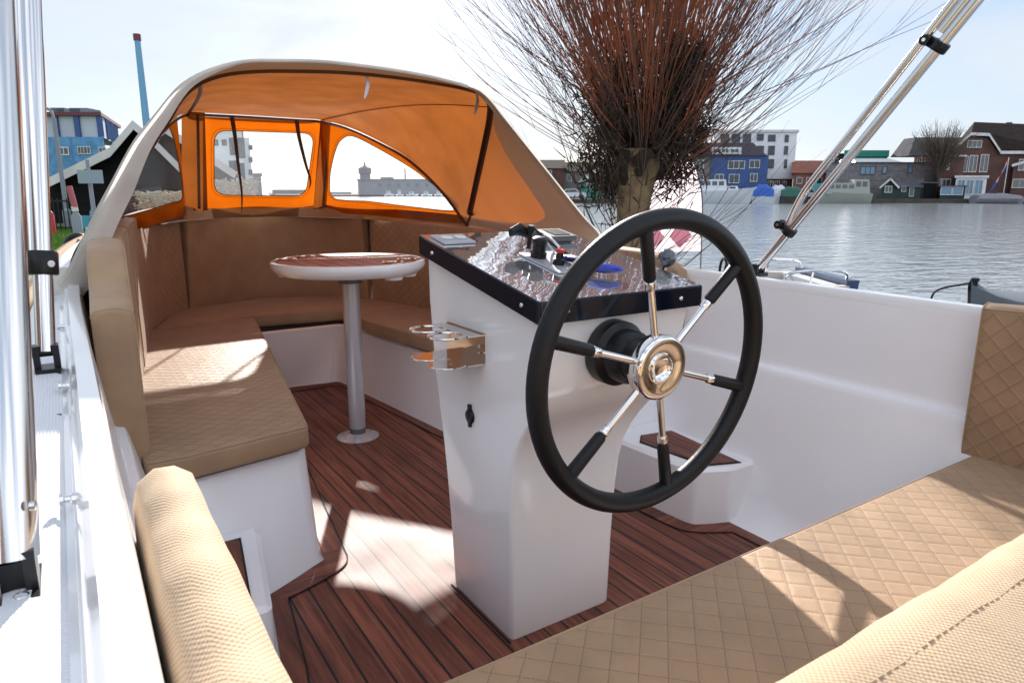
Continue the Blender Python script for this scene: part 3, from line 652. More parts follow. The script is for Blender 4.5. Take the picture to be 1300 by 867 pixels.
# cup holder on the port face
b = MB(); b.box((.784,1.355,.682), (.799,1.535,.752)); 
def disc_poly(c, r, x, n=28): return [(c[0]+r*math.cos(k*2*math.pi/n), c[1]+r*math.sin(k*2*math.pi/n)) for k in range(n)]
cu = MB(); cu.box((.7985,1.345,.683), (.8005,1.54,.756)); cu.box((.755,1.35,.750), (.7985,1.535,.753)); cu.box((.755,1.35,.680), (.7985,1.535,.683)); cup = cu.build('cup_holder', M['chrome'], cs, angle=30)
for y in (1.392,1.490):
    b = MB(); cyc = [(.722+.041*math.cos(a*2*math.pi/40), y+.041*math.sin(a*2*math.pi/40), .7515) for a in range(40)]; b.tube(cyc, .0042, 8, closed=True, sq=(.7,1.3)); b.build('holder_ring', M['chrome'], cup)
    b = MB(); b.lathe([(0,0),(.044,0),(.045,.0012),(.044,.0025),(0,.0025)], (.722,y,.6805), (0,0,1), 40); b.build('holder_base', M['chrome'], cup)
for y in (1.375,1.52):
    b = MB(); b.lathe([(0,0),(.0045,0),(.003,.002),(0,.002)], (.7985,y,.72), (-1,0,0), 12); b.build('holder_screw', M['steel'], cup)
# power socket cap
b = MB(); b.lathe([(0,0),(.017,0),(.019,.004),(.016,.009),(.006,.010),(0,.0105)], (.801,1.42,.534), (-1,0,0), 24); b.obox((.796,1.42,.556), (.003,0,0), (0,.006,0), (0,0,.008)); b.obox((.796,1.42,.512), (.003,0,0), (0,.005,0), (0,0,.006)); b.build('power_socket', M['black'], cs)
# ------------------------------------------------------------------ steering wheel (part of the console)
WC = Vector((.976,.965,.735)); tl = -.06; WN = Vector((0,-math.cos(tl),math.sin(tl))); WU = Vector((1,0,0)); WV = Vector((0,math.sin(tl),math.cos(tl)))
def wp(r, a, o=0): return WC+WU*r*math.cos(a)+WV*r*math.sin(a)+WN*o
b = MB(); b.tube([wp(.296, k*2*math.pi/96) for k in range(96)], .0205, 20, closed=True, sq=(1,1)); wheel = b.build('steering_wheel', M['rubber'], cs)
for k in range(6):
    a = R(102.5-60*k)
    b = MB(); b.tube([wp(.045,a,.002), wp(.18,a,.001)], .0072, 16); b.tube([wp(.160,a), wp(.165,a), wp(.178,a), wp(.181,a)], [.0072,.0105,.0105,.008], 16); sp = b.build('spoke', M['chrome'], wheel)
    b = MB(); b.tube([wp(.181,a), wp(.186,a), wp(.26,a), wp(.292,a)], [.0095,.0125,.0135,.0145], 18); b.build('spoke_grip', M['rubber'], wheel)
b = MB(); b.lathe([(0,-.020),(.058,-.020),(.066,-.014),(.068,.010),(.066,.017),(.060,.0195),(.046,.017),(.034,.013),(.0315,.0135),(.030,.018),(.027,.0185),(.025,.012),(.012,.009),(0,.0085)], WC, WN, 64); b.build('hub', M['chrome'], wheel, angle=60)
MC = Vector((.976,1.108,.74))
b = MB(); b.lathe([(0,0),(.070,0),(.072,.004),(.071,.034),(.062,.040),(.058,.044),(.058,.07),(.054,.082),(.047,.086),(.044,.125),(0,.125)], MC, (0,-1,-.03), 56); b.build('hub_mount', M['black'], wheel)
# loose kill cord with float, lying on the console
kc = thing('kill_cord', 'kill cord with blue float and white clip lying on the glossy console top', 'kill cord', ontop(1.03,1.28,.003))
b = MB(); pts = crom([ontop(1.0,1.22,.018), ontop(1.015,1.215,.018), ontop(1.04,1.20,.019), ontop(1.075,1.19,.018)], 14); b.tube(pts, [.005+.009*math.sin(i/13*math.pi)**.6 for i in range(14)], 14, sq=(.8,1.3)); b.build('float', M['blue'], kc)
b = MB(); b.tube(crom([ontop(.975,1.305,.045), ontop(.985,1.36,.055), ontop(1.005,1.42,.05), ontop(1.03,1.40,.01), ontop(1.02,1.34,.006), ontop(1.03,1.27,.006), ontop(1.005,1.23,.012)], 50), .0028, 7); b.build('cord', M['white'], kc)
b = MB(); b.tube(crom([ontop(.985,1.43,.06), ontop(1.02,1.40,.03), ontop(1.035,1.33,.012), ontop(1.02,1.25,.01)], 40), .0035, 7); b.build('strap', M['black'], kc)
b = MB(); b.tube(crom([ontop(1.005,1.33,.012), ontop(1.015,1.28,.020), ontop(1.02,1.235,.014)], 14), [.004,.010,.011,.012,.012,.012,.012,.012,.012,.012,.011,.010,.008,.004], 12, sq=(.7,1.2)); b.build('toggle', simple('navy_toggle', (.008,.02,.16), .35), kc)
# ================================================================== spray hood
hood = thing('spray_hood', 'folding canvas spray hood over the bow, glowing orange inside, clear windows', 'boat canopy', (1.0, 3.4, .80))
C0 = [(-.011,.80),(.024,.848),(.097,.997),(.153,1.10),(.217,1.216),(.279,1.298),(.377,1.412),(.52,1.478),(.668,1.499),(.854,1.509),(1.148,1.499),(1.379,1.468),(1.45,1.433),(1.521,1.366),(1.757,1.141),(1.93,.975),(2.035,.884),(2.045,.80)]
c0 = resample(crom([(x, 2.4, z) for x, z in C0], 240), 97)
A0 = [(1.875,3.35,.91),(1.86,3.27,.975),(1.802,3.092,1.134),(1.727,2.878,1.311),(1.675,2.745,1.415),(1.60,2.63,1.465),(1.48,2.56,1.488),(1.28,2.52,1.500),(1.0,2.505,1.506)]
A0 = [mir(p) for p in A0] ; A0 = A0+[mir(p) for p in A0[-2::-1]]
ca = resample(crom(A0, 240), 97)
B0 = [(1.875,3.345,.91),(1.798,3.497,1.096),(1.702,3.692,1.262),(1.601,3.90,1.372),(1.494,4.118,1.462),(1.40,4.325,1.512),(1.30,4.37,1.518),(1.0,4.38,1.52)]
B0 = [mir(p) for p in B0]; B0 = B0+[mir(p) for p in B0[-2::-1]]
cb = resample(crom(B0, 240), 97)
def shiftx(P, amt, z0, z1):
    out = []
    for p in P:
        if p.x >= 1: out.append(p); continue
        k = max(0, min(1, (p.z-z0)/(z1-z0)))*min(1, (1-p.x)/.35); out.append(p+Vector((amt*k, 0, 0)))
    return out
ca = shiftx(ca, .085, .86, 1.36); cb = shiftx(cb, .060, .88, 1.15)
def loftc(P, Q, k, bul, sag=0):
    rows = []
    for i in range(k+1):
        t = i/k; rows.append([p.lerp(q, t)+Vector((0, 0, bul*math.sin(math.pi*t)*math.sin(math.pi*j/96)**.5 if 0 < j < 96 else 0)) for j, (p, q) in enumerate(zip(P, Q))])
    return rows
uvg = lambda rows: [[(j/96, i/(len(rows)-1)) for j in range(97)] for i in range(len(rows))]
rows = loftc(ca, cb, 16, .03); b = MB(); b.grid(rows, uvg(rows)); b.build('roof_panel', M['canvas'], hood)
# wing panel: brown double cloth along the edge, a rounded orange window of single cloth
def wmask(N, L, tc):
    sp = N.new('ShaderNodeSeparateXYZ'); L.new(tc.outputs['UV'], sp.inputs[0])
    t = mathn(N, L, 'ABSOLUTE', mathn(N, L, 'SUBTRACT', sp.outputs[0], .5))   # 0 top, .5 foot
    fc = N.new('ShaderNodeFloatCurve'); c = fc.mapping.curves[0]
    c.points[0].location = (0, 1); c.points[1].location = (1, 1)
    for x, y in ((.40,1.0),(.50,.93),(.58,.72),(.68,.50),(.78,.38),(.86,.34),(.91,.40),(.945,.58),(.962,.85),(.97,1.0)): c.points.new(x, y)
    fc.mapping.update(); L.new(mathn(N, L, 'MULTIPLY', t, 2), fc.inputs['Value'])
    d = mathn(N, L, 'SUBTRACT', sp.outputs[1], fc.outputs[0])
    return maprange(N, L, d, -.004, .004)
wmask.brown = (.20, .105, .055); wmask.brownglow = (.22, .085, .03)
def cloth2(name, tw):
    m, t, p, N, L = new(name); out = N['Material Output']; g = N.new('ShaderNodeNewGeometry'); tc = N.new('ShaderNodeTexCoord'); f = wmask(N, L, tc)
    d = N.new('ShaderNodeBsdfDiffuse'); L.new(mixc(N, L, g.outputs['Backfacing'], mixc(N, L, f, wmask.brown, ORI), BGE), d.inputs[0])
    tr = N.new('ShaderNodeBsdfTranslucent'); L.new(mixc(N, L, f, wmask.brownglow, ORG), tr.inputs[0])
    s_ = N.new('ShaderNodeMixShader'); L.new(maprange(N, L, f, 0, 1, .18, .42), s_.inputs[0]); L.new(d.outputs[0], s_.inputs[1]); L.new(tr.outputs[0], s_.inputs[2])
    wx = N.new('ShaderNodeTexNoise'); wx.inputs['Scale'].default_value = 12; L.new(tc.outputs['Object'], wx.inputs['Vector'])
    bm = N.new('ShaderNodeBump'); bm.inputs['Strength'].default_value = .35; bm.inputs['Distance'].default_value = .01; L.new(wx.outputs['Fac'], bm.inputs['Height']); L.new(bm.outputs[0], d.inputs['Normal'])
    L.new(s_.outputs[0], out.inputs['Surface']); return m
rows = loftc(c0, ca, 10, .0); b = MB(); b.grid(rows, uvg(rows)); b.build('wing_panel', cloth2('wing_canvas', .3), hood)
# beige edge flap: folded strip along the aft edge
def radial(P, d, k=0):
    out = []
    for j, p in enumerate(P):
        t = P[min(j+1, len(P)-1)]-P[max(j-1, 0)]; n_ = Vector((-t.z, 0, t.x)).normalized(); out.append(p+n_*(d(j) if callable(d) else d))
    return out
wid = lambda j: (.044 if j < 12 else .044-.038*min(1, (j-12)/20)) 
b = MB(); 
edge = [radial(c0, lambda j: -wid(j)), [p+Vector((0,-.004,0)) for p in radial(c0, lambda j: -wid(j)*.6)], [p+Vector((0,-.008,0)) for p in radial(c0, lambda j: -wid(j)*.25)], [p+Vector((0,-.006,0)) for p in radial(c0, lambda j: .004+.018*max(0, 1-j/26))], [p+Vector((0,.02,0)) for p in radial(c0, lambda j: .008+.022*max(0, 1-j/26))], [p+Vector((0,.05,0)) for p in radial(c0, .006)]]
cut = 62
b.grid([r_[:cut] for r_ in edge]); b.build('edge_flap', M['beige'], hood)
b = MB(); b.grid([r_[cut-1:] for r_ in edge[3:]]); b.build('edge_flap', M['beige'], hood)
tail = crom([(-.035,2.35,.775),(-.01,2.40,.80),(.024,2.42,.86)], 10)
b = MB(); b.grid([[p+Vector((-.05,.02,.0)) for p in tail], tail, [p+Vector((.035,.06,.02)) for p in tail]]); b.build('edge_flap_tail', M['beige'], hood)
# hoops
b = MB(); b.tube([p-Vector((0,0,.008)) for p in ca], .0062, 10); b.build('hoop', simple('hoop_pocket_cloth', (.12,.05,.022), .8), hood)
b = MB(); b.tube([p-Vector((0,0,.012)) for p in cb], .0085, 10); b.build('hoop', M['tube'], hood)
b = MB(); b.tube([p+Vector((0,.02,-.004)) for p in ca[60:94]], .010, 8, sq=(.35,1.4)); b.build('hoop_sleeve', M['dbrown'], hood)
mid = [p.lerp(q, .32)+Vector((0,0,.012)) for p, q in zip(ca, cb)]
def onroof(j, t):
    a, f_ = int(j), j-int(j); q = lambda P: P[a].lerp(P[a+1], f_)
    return q(ca).lerp(q(cb), t)+Vector((0, 0, .03*math.sin(math.pi*t)*math.sin(math.pi*j/96)**.5-.004))
seam = [onroof(69-9*k/24, .02+.96*k/24) for k in range(25)]
b = MB(); b.tube(seam, .007, 6, sq=(.3,1.3)); b.build('roof_seam', M['dbrown'], hood)
seam = [onroof(27+9*k/24, .02+.96*k/24) for k in range(25)]
b = MB(); b.tube(seam, .007, 6, sq=(.3,1.3)); b.build('roof_seam', M['dbrown'], hood)
for p in (ca[3], ca[-4]):
    b = MB(); b.tube([p+Vector((0,-.012,0)), p+Vector((0,.012,0))], .018, 12); b.build('hoop_hinge', M['black'], hood)
for x, y, z in ((.0,2.40,.785),(2.04,2.40,.79)):
    b = MB(); b.lathe([(0,0),(.012,0),(.012,.008),(.005,.012),(0,.014)], (x,y,z), (0,0,1), 12); b.build('hood_eyelet', M['chrome'], hood)
# little zip pulls hanging from the roof
for (x, y, z) in ((1.0,2.52,1.50),(1.49,2.56,1.475)):
    b = MB(); b.tube([(x,y,z),(x+.004,y,z-.03),(x-.004,y,z-.06),(x-.012,y,z-.085)], [.003,.006,.006,.002], 6, sq=(.5,1.3)); b.build('zip_pull', M['steel'], hood)
# window panels
def panel(outer, hole, label=None):
    """outer and hole: 3-D loops in one plane; gives canvas surround, binding and pane"""
    bm = bmesh.new(); vs = []
    for loop in (outer, hole):
        v_ = [bm.verts.new(p) for p in loop]
        vs += [bm.edges.new((v_[i], v_[(i+1) % len(v_)])) for i in range(len(v_))]
    bmesh.ops.triangle_fill(bm, use_beauty=True, use_dissolve=False, edges=vs)
    hc = sum((Vector(p) for p in hole), Vector())/len(hole)
    bm.verts.index_update()
    V_ = [v.co.copy() for v in bm.verts]; F_ = [tuple(v.index for v in f.verts) for f in bm.faces]
    bm.free()
    nrm = Vector((0,0,0))
    for i in range(len(outer)): nrm += Vector(outer[i]).cross(Vector(outer[(i+1) % len(outer)]))
    # face inwards (towards the cockpit, -Y)
    FF = []
    for f in F_:
        q = (V_[f[1]]-V_[f[0]]).cross(V_[f[2]]-V_[f[0]]); FF.append(f if q.y < 0 else f[::-1])
    o = mk('window_surround', V_, FF, M['wframe'], hood, smooth=False)
    b = MB(); b.add(hole, [tuple(range(len(hole)))]); b.build('window_pane', M['vinyl'], hood, smooth=False)
    hb = [Vector(p)+(Vector(p)-hc).normalized()*.0 for p in hole]
    b = MB(); b.tube([p+Vector((0,-.002,0)) for p in hb], .0024, 6, closed=True); b.build('window_binding', M['dbrown'], o)
    hb = [Vector(p)+(Vector(p)-hc).normalized()*.016 for p in hole]
    b = MB(); b.tube([p+Vector((0,-.002,0)) for p in hb], .0011, 5, closed=True); b.build('window_stitching', M['dbrown'], o)
    return o
def pl3(P2, f): return [f(*p) for p in P2]
# middle window, plane y = 4.35
fm_ = lambda x, z: Vector((x, 4.35, z))
outer = [(.700,.985),(1.335,.985),(1.425,1.50),(.745,1.495)]
hole = rpoly([(.758,1.062),(1.290,1.052),(1.370,1.432),(.790,1.425)], .075, 7)
panel(pl3(outer, fm_), pl3(hole, fm_))
# starboard window in the vertical plane from (1.40,4.33) to (1.88,3.35); port one is its mirror
pa, pb = Vector((1.40,4.33,0)), Vector((1.885,3.34,0)); dv = (pb-pa); ln = dv.length; dv.normalize()
def s_of(x, y): return (Vector((x, y, 0))-pa).dot(dv)
fs = lambda s_, z: pa+dv*s_+Vector((0,0,z))
topl = [(s_of(p.x, p.y), p.z-.004) for p in cb[54:96]]
topl = [(max(0.01, s_), z) for s_, z in topl if s_ > .0]
outer = [(.0,.955)]+[(.0,1.505)]+topl[1:]+[(ln,.905),(ln*.75,.915),(ln*.4,.94)]
seen = []; 
for q in outer:
    if not seen or (abs(q[0]-seen[-1][0])+abs(q[1]-seen[-1][1])) > .008: seen.append(q)
outer = seen
hp = [(1.414,4.28,1.09),(1.42,4.265,1.20),(1.448,4.212,1.34),(1.47,4.16,1.395),(1.51,4.08,1.405),(1.60,3.902,1.325),(1.702,3.694,1.215),(1.774,3.545,1.115),(1.838,3.415,1.03),(1.842,3.405,.990),(1.815,3.46,.976),(1.698,3.702,.996),(1.56,3.98,1.022),(1.46,4.19,1.030),(1.425,4.255,1.045)]
hole = [tuple(q)[:2] for q in resample(crom([(s_of(x, y), z, 0) for x, y, z in hp]+[(s_of(1.414,4.28),1.09,0)], 160), 61)][:-1]
panel(pl3(outer, fs), pl3(hole, fs))
fpm = lambda s_, z: Vector(mir(fs(s_, z)))+Vector((.055*min(1, s_/.5), 0, 0))
panel(pl3(outer, fpm), pl3(hole, fpm))
# posts: brown zip flaps covering the corners, roll-up straps, lower brown skirt
for (x0, x1, x2, x3) in ((.575,.712,.625,.745),(1.325,1.410,1.405,1.475)):
    b = MB(); r0 = [(x0,4.325,.975),(x1,4.325,.975)]; r1 = [(x2,4.325,1.515),(x3,4.325,1.515)]
    rows = []
    for k in range(9):
        t_ = k/8; a_ = Vector(r0[0]).lerp(Vector(r1[0]), t_); c_ = Vector(r0[1]).lerp(Vector(r1[1]), t_)
        rows.append([a_.lerp(c_, u_)+Vector((0, -.018*math.sin(u_*math.pi)*(1 if u_ < .5 else .6), 0)) for u_ in (0,.12,.3,.5,.6,.75,.9,1)])
    b.grid(rows); b.build('zip_flap', M['flap'], hood)
    b = MB(); b.tube([(x0*.35+x1*.65,4.30,.985),(x2*.35+x3*.65,4.30,1.50)], .008, 8); b.build('window_post', M['tube'], hood)
for (x, x2, zb) in ((.885,.905,.955),(1.255,1.315,1.10)):
    P = crom([(x,4.315,1.505),(x+.008,4.312,1.40),(x+(x2-x)*.6,4.31,1.25),(x2,4.312,(zb+1.2)/2),(x2-.01,4.312,zb)], 24)
    b = MB(); b.tube(P, [.013*(1-i/23)**.7+.0018 for i in range(24)], 6, sq=(.25,1)); b.build('roll_up_strap', M['dbrown'], hood)
b = MB(); sk = [Vector((p.x, p.y, 0)) for p in cb]
lo_ = [Vector((p.x, p.y, p.z)) for p in resample(crom([(.115,3.34,.905),(.3,3.72,.93),(.60,4.33,.955),(1.0,4.38,.96),(1.40,4.33,.955),(1.7,3.72,.93),(1.885,3.34,.905)], 90), 60)]
b.grid([[p+Vector((0,.0,-.03)) for p in lo_], [p+Vector((0,-.01,.045)) for p in lo_]]); b.build('lower_skirt', M['canvasb'], hood)
for sd_ in (0, 1):
    P = crom([(-.004,2.42,.80),(.02,2.7,.835),(.06,3.0,.87),(.115,3.34,.905)], 16)
    if sd_: P = [Vector(mir(p)) for p in P]
    b = MB(); b.grid([[p-Vector((0,0,.03)) for p in P], [p+Vector((.0,0,.05)) for p in P]]); b.build('side_skirt', M['canvasb'], hood)

# ------------------------------------------------------------------ bimini frame poles
def clampring(b, c, ax, r=.0215, h=.026):
    b.lathe([(0,-h/2),(r,-h/2),(r+.0015,-h/2+.003),(r+.0015,h/2-.003),(r,h/2),(0,h/2)], c, ax, 24)
def frame(side):
    S_ = side
    if S_ == 's':
        f = thing('folded_bimini', 'pair of polished steel bimini tubes rising aft from the starboard coaming', 'bimini frame', (2.06,1.56,.80), 'folded bimini frames, one each side')
        foot = Vector((2.06,1.565,.806)); dr = (Vector((2.06,.951,1.567))-foot)
        # tubes
        topm = foot+dr*1.35
        b = MB(); b.tube([foot, topm], .0145, 24); b.build('main_tube', M['ctube'], f)
        j = Vector((2.06,1.469,.952)); P = crom([j, Vector((2.06,1.450,.985)), Vector((2.06,1.43,1.03)), Vector((2.06,1.405,1.077)), Vector((2.06,1.37,1.125)), Vector((2.06,1.28,1.235))], 30)
        e = Vector((2.06,1.009,1.578)); d2 = (e-P[-1]); P = P+[P[-1]+d2*k/6 for k in range(1, 9)]
        b = MB(); b.tube(P, .0125, 20); b.build('second_tube', M['ctube'], f)
        k2 = Vector((2.06,1.029,1.470)); b = MB(); b.tube([k2+dr.normalized()*.02+Vector((0,.018,.018)), k2+dr*.45+Vector((0,.018,.018))], .0115, 20); b.build('third_tube', M['ctube'], f)
        for c_ in (foot+dr*.19, foot+dr*.868):
            b = MB(); ax = dr.normalized(); clampring(b, c_, ax); q = c_+Vector((0,.034,.020)); b.tube([q-Vector((.022,0,0)), q+Vector((.020,0,0))], .014, 16); b.obox(c_+Vector((0,.02,.012)), (.010,0,0), ax*.013, Vector((0,.02,.015))); o = b.build('clamp', M['black'], f)
            b = MB(); b.lathe([(0,0),(.006,0),(.005,.003),(0,.003)], q-Vector((.022,0,0)), (-1,0,0), 12); b.build('clamp_screw', M['chrome'], o)
        b = MB(); b.obox(foot+Vector((0,.0,-.012)), (.022,0,0), (0,.03,0), (0,0,.006)); b.obox(foot+Vector((.017,0,.005)), (.005,0,0), (0,.016,0), (0,0,.018)); b.obox(foot+Vector((-.017,0,.005)), (.005,0,0), (0,.016,0), (0,0,.018)); b.build('foot_bracket', M['black'], f)
    return f
frame('s')
pf = thing('folded_bimini', 'polished steel tube with black clamp standing on the port side deck near the hood', 'bimini frame', (-.052,1.43,.755), 'folded bimini frames, one each side')
foot = Vector((-.052,1.46,.800)); t1 = Vector((.0045,1.575,1.46)); dr = t1-foot
b = MB(); b.tube([foot, t1], .0155, 28); b.build('main_tube', M['ctube'], pf)
q0 = foot+dr*.235; off = Vector((-.013,.024,0))
b = MB(); b.tube([q0+off, t1+off], .0135, 24); b.build('second_tube', M['ctube'], pf)
b = MB(); clampring(b, q0, dr, .0235, .042); b.tube([q0+off+Vector((0,-.0,-.013)), q0+off+Vector((0,0,.013))], .017, 16); cl = b.build('clamp', M['black'], pf)
b = MB(); b.lathe([(0,0),(.006,0),(.006,.002),(.0025,.003),(0,.0015)], q0+Vector((.013,-.0205,0)), (.5,-.85,0), 14); b.build('clamp_screw', M['white'], cl)
b = MB(); b.obox(foot+Vector((0,0,-.034)), (.019,0,0), (0,.026,0), (0,0,.006)); b.obox(foot+Vector((.015,0,-.012)), (.005,0,0), (0,.014,0), (0,0,.024)); b.obox(foot+Vector((-.015,0,-.012)), (.005,0,0), (0,.014,0), (0,0,.024)); b.tube([foot+Vector((-.045,0,-.002)), foot+Vector((.018,0,-.002))], .0075, 12); b.obox(foot+Vector((-.047,0,-.002)), (.004,0,0), (0,.012,0), (0,0,.016)); b.build('foot_bracket', M['black'], pf)
pf2 = thing('bimini_pole', 'thick polished steel pole in a black hinge foot, nearest the viewer at the left edge', 'pole', (-.082,.775,.73))
foot = Vector((-.0675,.660,.782)); t1 = Vector((-.0145,.866,1.46)); 
b = MB(); b.tube([foot, t1], .0195, 40); b.build('pole_tube', M['ctube'], pf2)
b = MB(); b.lathe([(0,0),(.004,0),(.004,.004),(0,.005)], foot+Vector((.018,-.006,.045)), (1,-.3,0), 12); b.build('pole_screw', M['chrome'], pf2)
b = MB(); b.obox(foot+Vector((-.004,0,-.030)), (.021,0,0), (0,.030,0), (0,0,.006)); b.obox(foot+Vector((.0115,0,-.010)), (.0045,0,0), (0,.016,0), (0,0,.020)); b.obox(foot+Vector((-.0175,0,-.010)), (.0045,0,0), (0,.016,0), (0,0,.020)); b.obox(foot+Vector((0,0,-.02)), (.010,0,0), (0,.010,0), (0,0,.02)); hb_ = b.build('foot_bracket', M['black'], pf2)
b = MB(); b.lathe([(0,0),(.0065,0),(.0055,.002),(.003,.0005),(0,.0005)], foot+Vector((.004,-.022,-.025)), (0,0,1), 14); b.build('bracket_screw', M['chrome'], hb_)
# ================================================================== surroundings
RH = Vector((math.cos(YAW), -math.sin(YAW), 0)); FH = Vector((math.sin(YAW), math.cos(YAW), 0))
_fw = Vector((math.sin(YAW)*math.cos(PITCH), math.cos(YAW)*math.cos(PITCH), -math.sin(PITCH))); _up = Vector((math.sin(YAW)*math.sin(PITCH), math.cos(YAW)*math.sin(PITCH), math.cos(PITCH)))
def UZ(x, y, d):
    """sideways offset and height of the point seen at photo pixel x, y on a bank d metres away"""
    r = _fw+RH*((x-650)/FPX)+_up*((433.5-y)/FPX); t = d/r.dot(FH); return r.dot(RH)*t, CAMH+r.z*t
def W3(u, d, z): return RH*u+FH*d+Vector((0, 0, z))
WATER = -.45
class EB(MB):
    SK = (0, 0)
    def build(s, name, mats, parent=None, thing=None, **k):
        return mk(name, [W3(p[0]+EB.SK[0]*(p[1]-EB.SK[1]), p[1], p[2]) for p in s.v], s.f, mats, parent, uv=s.uv, fm=s.m if isinstance(mats, (list, tuple)) else None, thing=thing, **k)
def ething(name, label, cat, u, d, z, group=None): return thing(name, label, cat, W3(u, d, z), group)
def brick(name, a, b_, scale=9, mortar=(.3,.28,.26)):
    m, t, p, N, L = new(name); tc = N.new('ShaderNodeTexCoord')
    nz = N.new('ShaderNodeTexNoise'); nz.inputs['Scale'].default_value = .8; nz.inputs['Detail'].default_value = 8; L.new(tc.outputs['Object'], nz.inputs['Vector'])
    n2 = N.new('ShaderNodeTexNoise'); n2.inputs['Scale'].default_value = 9; n2.inputs['Detail'].default_value = 3; L.new(tc.outputs['Object'], n2.inputs['Vector'])
    f = mathn(N, L, 'MULTIPLY', mathn(N, L, 'ADD', nz.outputs['Fac'], n2.outputs['Fac']), .5)
    L.new(mixc(N, L, maprange(N, L, f, .35, .65), a, b_), p.inputs['Base Color']); p.inputs['Roughness'].default_value = .85; return m
def planks(name, col, pitch=.25, vert=False, dark=.5):
    m, t, p, N, L = new(name); g = N.new('ShaderNodeNewGeometry'); sp = N.new('ShaderNodeSeparateXYZ'); L.new(g.outputs['Position'], sp.inputs[0])
    v = mathn(N, L, 'ADD', sp.outputs[0], sp.outputs[1]) if vert else sp.outputs[2]
    fr = mathn(N, L, 'FRACT', mathn(N, L, 'DIVIDE', v, pitch)); nz = N.new('ShaderNodeTexNoise'); nz.inputs['Scale'].default_value = 2; nz.inputs['Detail'].default_value = 6; L.new(g.outputs['Position'], nz.inputs['Vector'])
    c = mixc(N, L, maprange(N, L, nz.outputs['Fac'], .3, .7), tuple(x*.8 for x in col), tuple(min(1, x*1.15) for x in col))
    L.new(mixc(N, L, maprange(N, L, fr, .12, .02), c, tuple(x*dark for x in col)), p.inputs['Base Color']); p.inputs['Roughness'].default_value = .9; p.inputs['Specular IOR Level'].default_value = .15; return m
G = {}
G['brick'] = brick('dark_brick', (.075,.035,.027), (.13,.062,.048)); G['redbrick'] = brick('red_brick', (.20,.075,.05), (.29,.12,.08)); G['greybrick'] = brick('grey_brick', (.13,.12,.12), (.2,.19,.18))
G['white'] = simple('white_render', (.74,.75,.78), .7, noise=.05, nscale=.5); G['trim'] = simple('white_paint', (.62,.62,.61), .6, noise=.12, nscale=1.5)
G['blue'] = simple('blue_cladding', (.028,.08,.24), .5, noise=.1, nscale=.6); G['lblue'] = planks('light_blue_cladding', (.12,.29,.50), .9, True, .8); G['navy'] = simple('dark_roof_tiles', (.035,.025,.035), .6, noise=.2, nscale=1)
G['tile'] = simple('red_roof_tiles', (.24,.085,.05), .75, noise=.2, nscale=1.5); G['dtile'] = simple('dark_brown_tiles', (.04,.03,.027), .95, spec=.1, noise=.2, nscale=1.2); G['gtile'] = simple('grey_slate', (.09,.09,.10), .95, spec=.1, noise=.2, nscale=1)
G['glass'] = simple('window_glass', (.04,.055,.07), .08, coat=.5); G['bglass'] = simple('blue_tinted_glass', (.12,.25,.36), .1); G['black'] = planks('black_tarred_boards', (.012,.012,.014), .22); G['brown'] = planks('dark_brown_boards', (.06,.045,.045), .28)
G['stripe'] = planks('striped_grey_panels', (.21,.20,.215), 1.35, False, .55); G['metal'] = simple('ribbed_metal_roof', (.45,.47,.5), .4, metal=.3); G['green'] = simple('green_netting', (.02,.22,.16), .6); G['dgreen'] = simple('dark_green_boards', (.012,.03,.028), .6)
G['boatwhite'] = simple('boat_white', (.62,.66,.70), .35); G['tarpb'] = simple('blue_tarpaulin', (.02,.12,.52), .5, bump=.6, bscale=3); G['tarpg'] = simple('green_tarpaulin', (.02,.12,.09), .5, bump=.6, bscale=3); G['turq'] = simple('turquoise_paint', (.06,.33,.34), .5)
G['stone'] = simple('quay_stone', (.07,.062,.055), .9, noise=.3, nscale=.6); G['galv'] = simple('galvanised_pole', (.22,.25,.29), .5); G['sand'] = simple('grey_cover', (.25,.25,.28), .7); G['cream'] = simple('cream_gelcoat', (.55,.50,.44), .5)
G['far'] = simple('hazy_far_wall', (.20,.225,.27), .9, noise=.15, nscale=.1); G['far2'] = simple('hazy_far_roof', (.15,.165,.20), .9, noise=.2, nscale=.1)  # distance haze is mixed into these wall and roof colours
# water
m, t, p, N_, L_ = new('river_water'); p.inputs['Base Color'].default_value = (.20,.22,.235,1); p.inputs['Roughness'].default_value = .12; p.inputs['IOR'].default_value = 1.9
g_ = N_.new('ShaderNodeNewGeometry'); mp_ = N_.new('ShaderNodeMapping'); mp_.inputs['Rotation'].default_value = (0,0,YAW); mp_.inputs['Scale'].default_value = (.45,1.0,1); L_.new(g_.outputs['Position'], mp_.inputs[0])
a_ = N_.new('ShaderNodeTexNoise'); a_.inputs['Scale'].default_value = 2.2; a_.inputs['Detail'].default_value = 3; a_.inputs['Roughness'].default_value = .6; L_.new(mp_.outputs[0], a_.inputs['Vector'])
b2_ = N_.new('ShaderNodeTexNoise'); b2_.inputs['Scale'].default_value = .35; b2_.inputs['Detail'].default_value = 3; L_.new(mp_.outputs[0], b2_.inputs['Vector'])
hh = mathn(N_, L_, 'ADD', a_.outputs['Fac'], mathn(N_, L_, 'MULTIPLY', b2_.outputs['Fac'], .8))
bm_ = N_.new('ShaderNodeBump'); bm_.inputs['Strength'].default_value = 1; bm_.inputs['Distance'].default_value = .06; L_.new(hh, bm_.inputs['Height']); L_.new(bm_.outputs[0], p.inputs['Normal'])
WM = m
mk('river', [(-3000,-3000,WATER),(3000,-3000,WATER),(3000,3000,WATER),(-3000,3000,WATER)], [(0,1,2,3)], WM, smooth=False)['kind'] = 'structure'
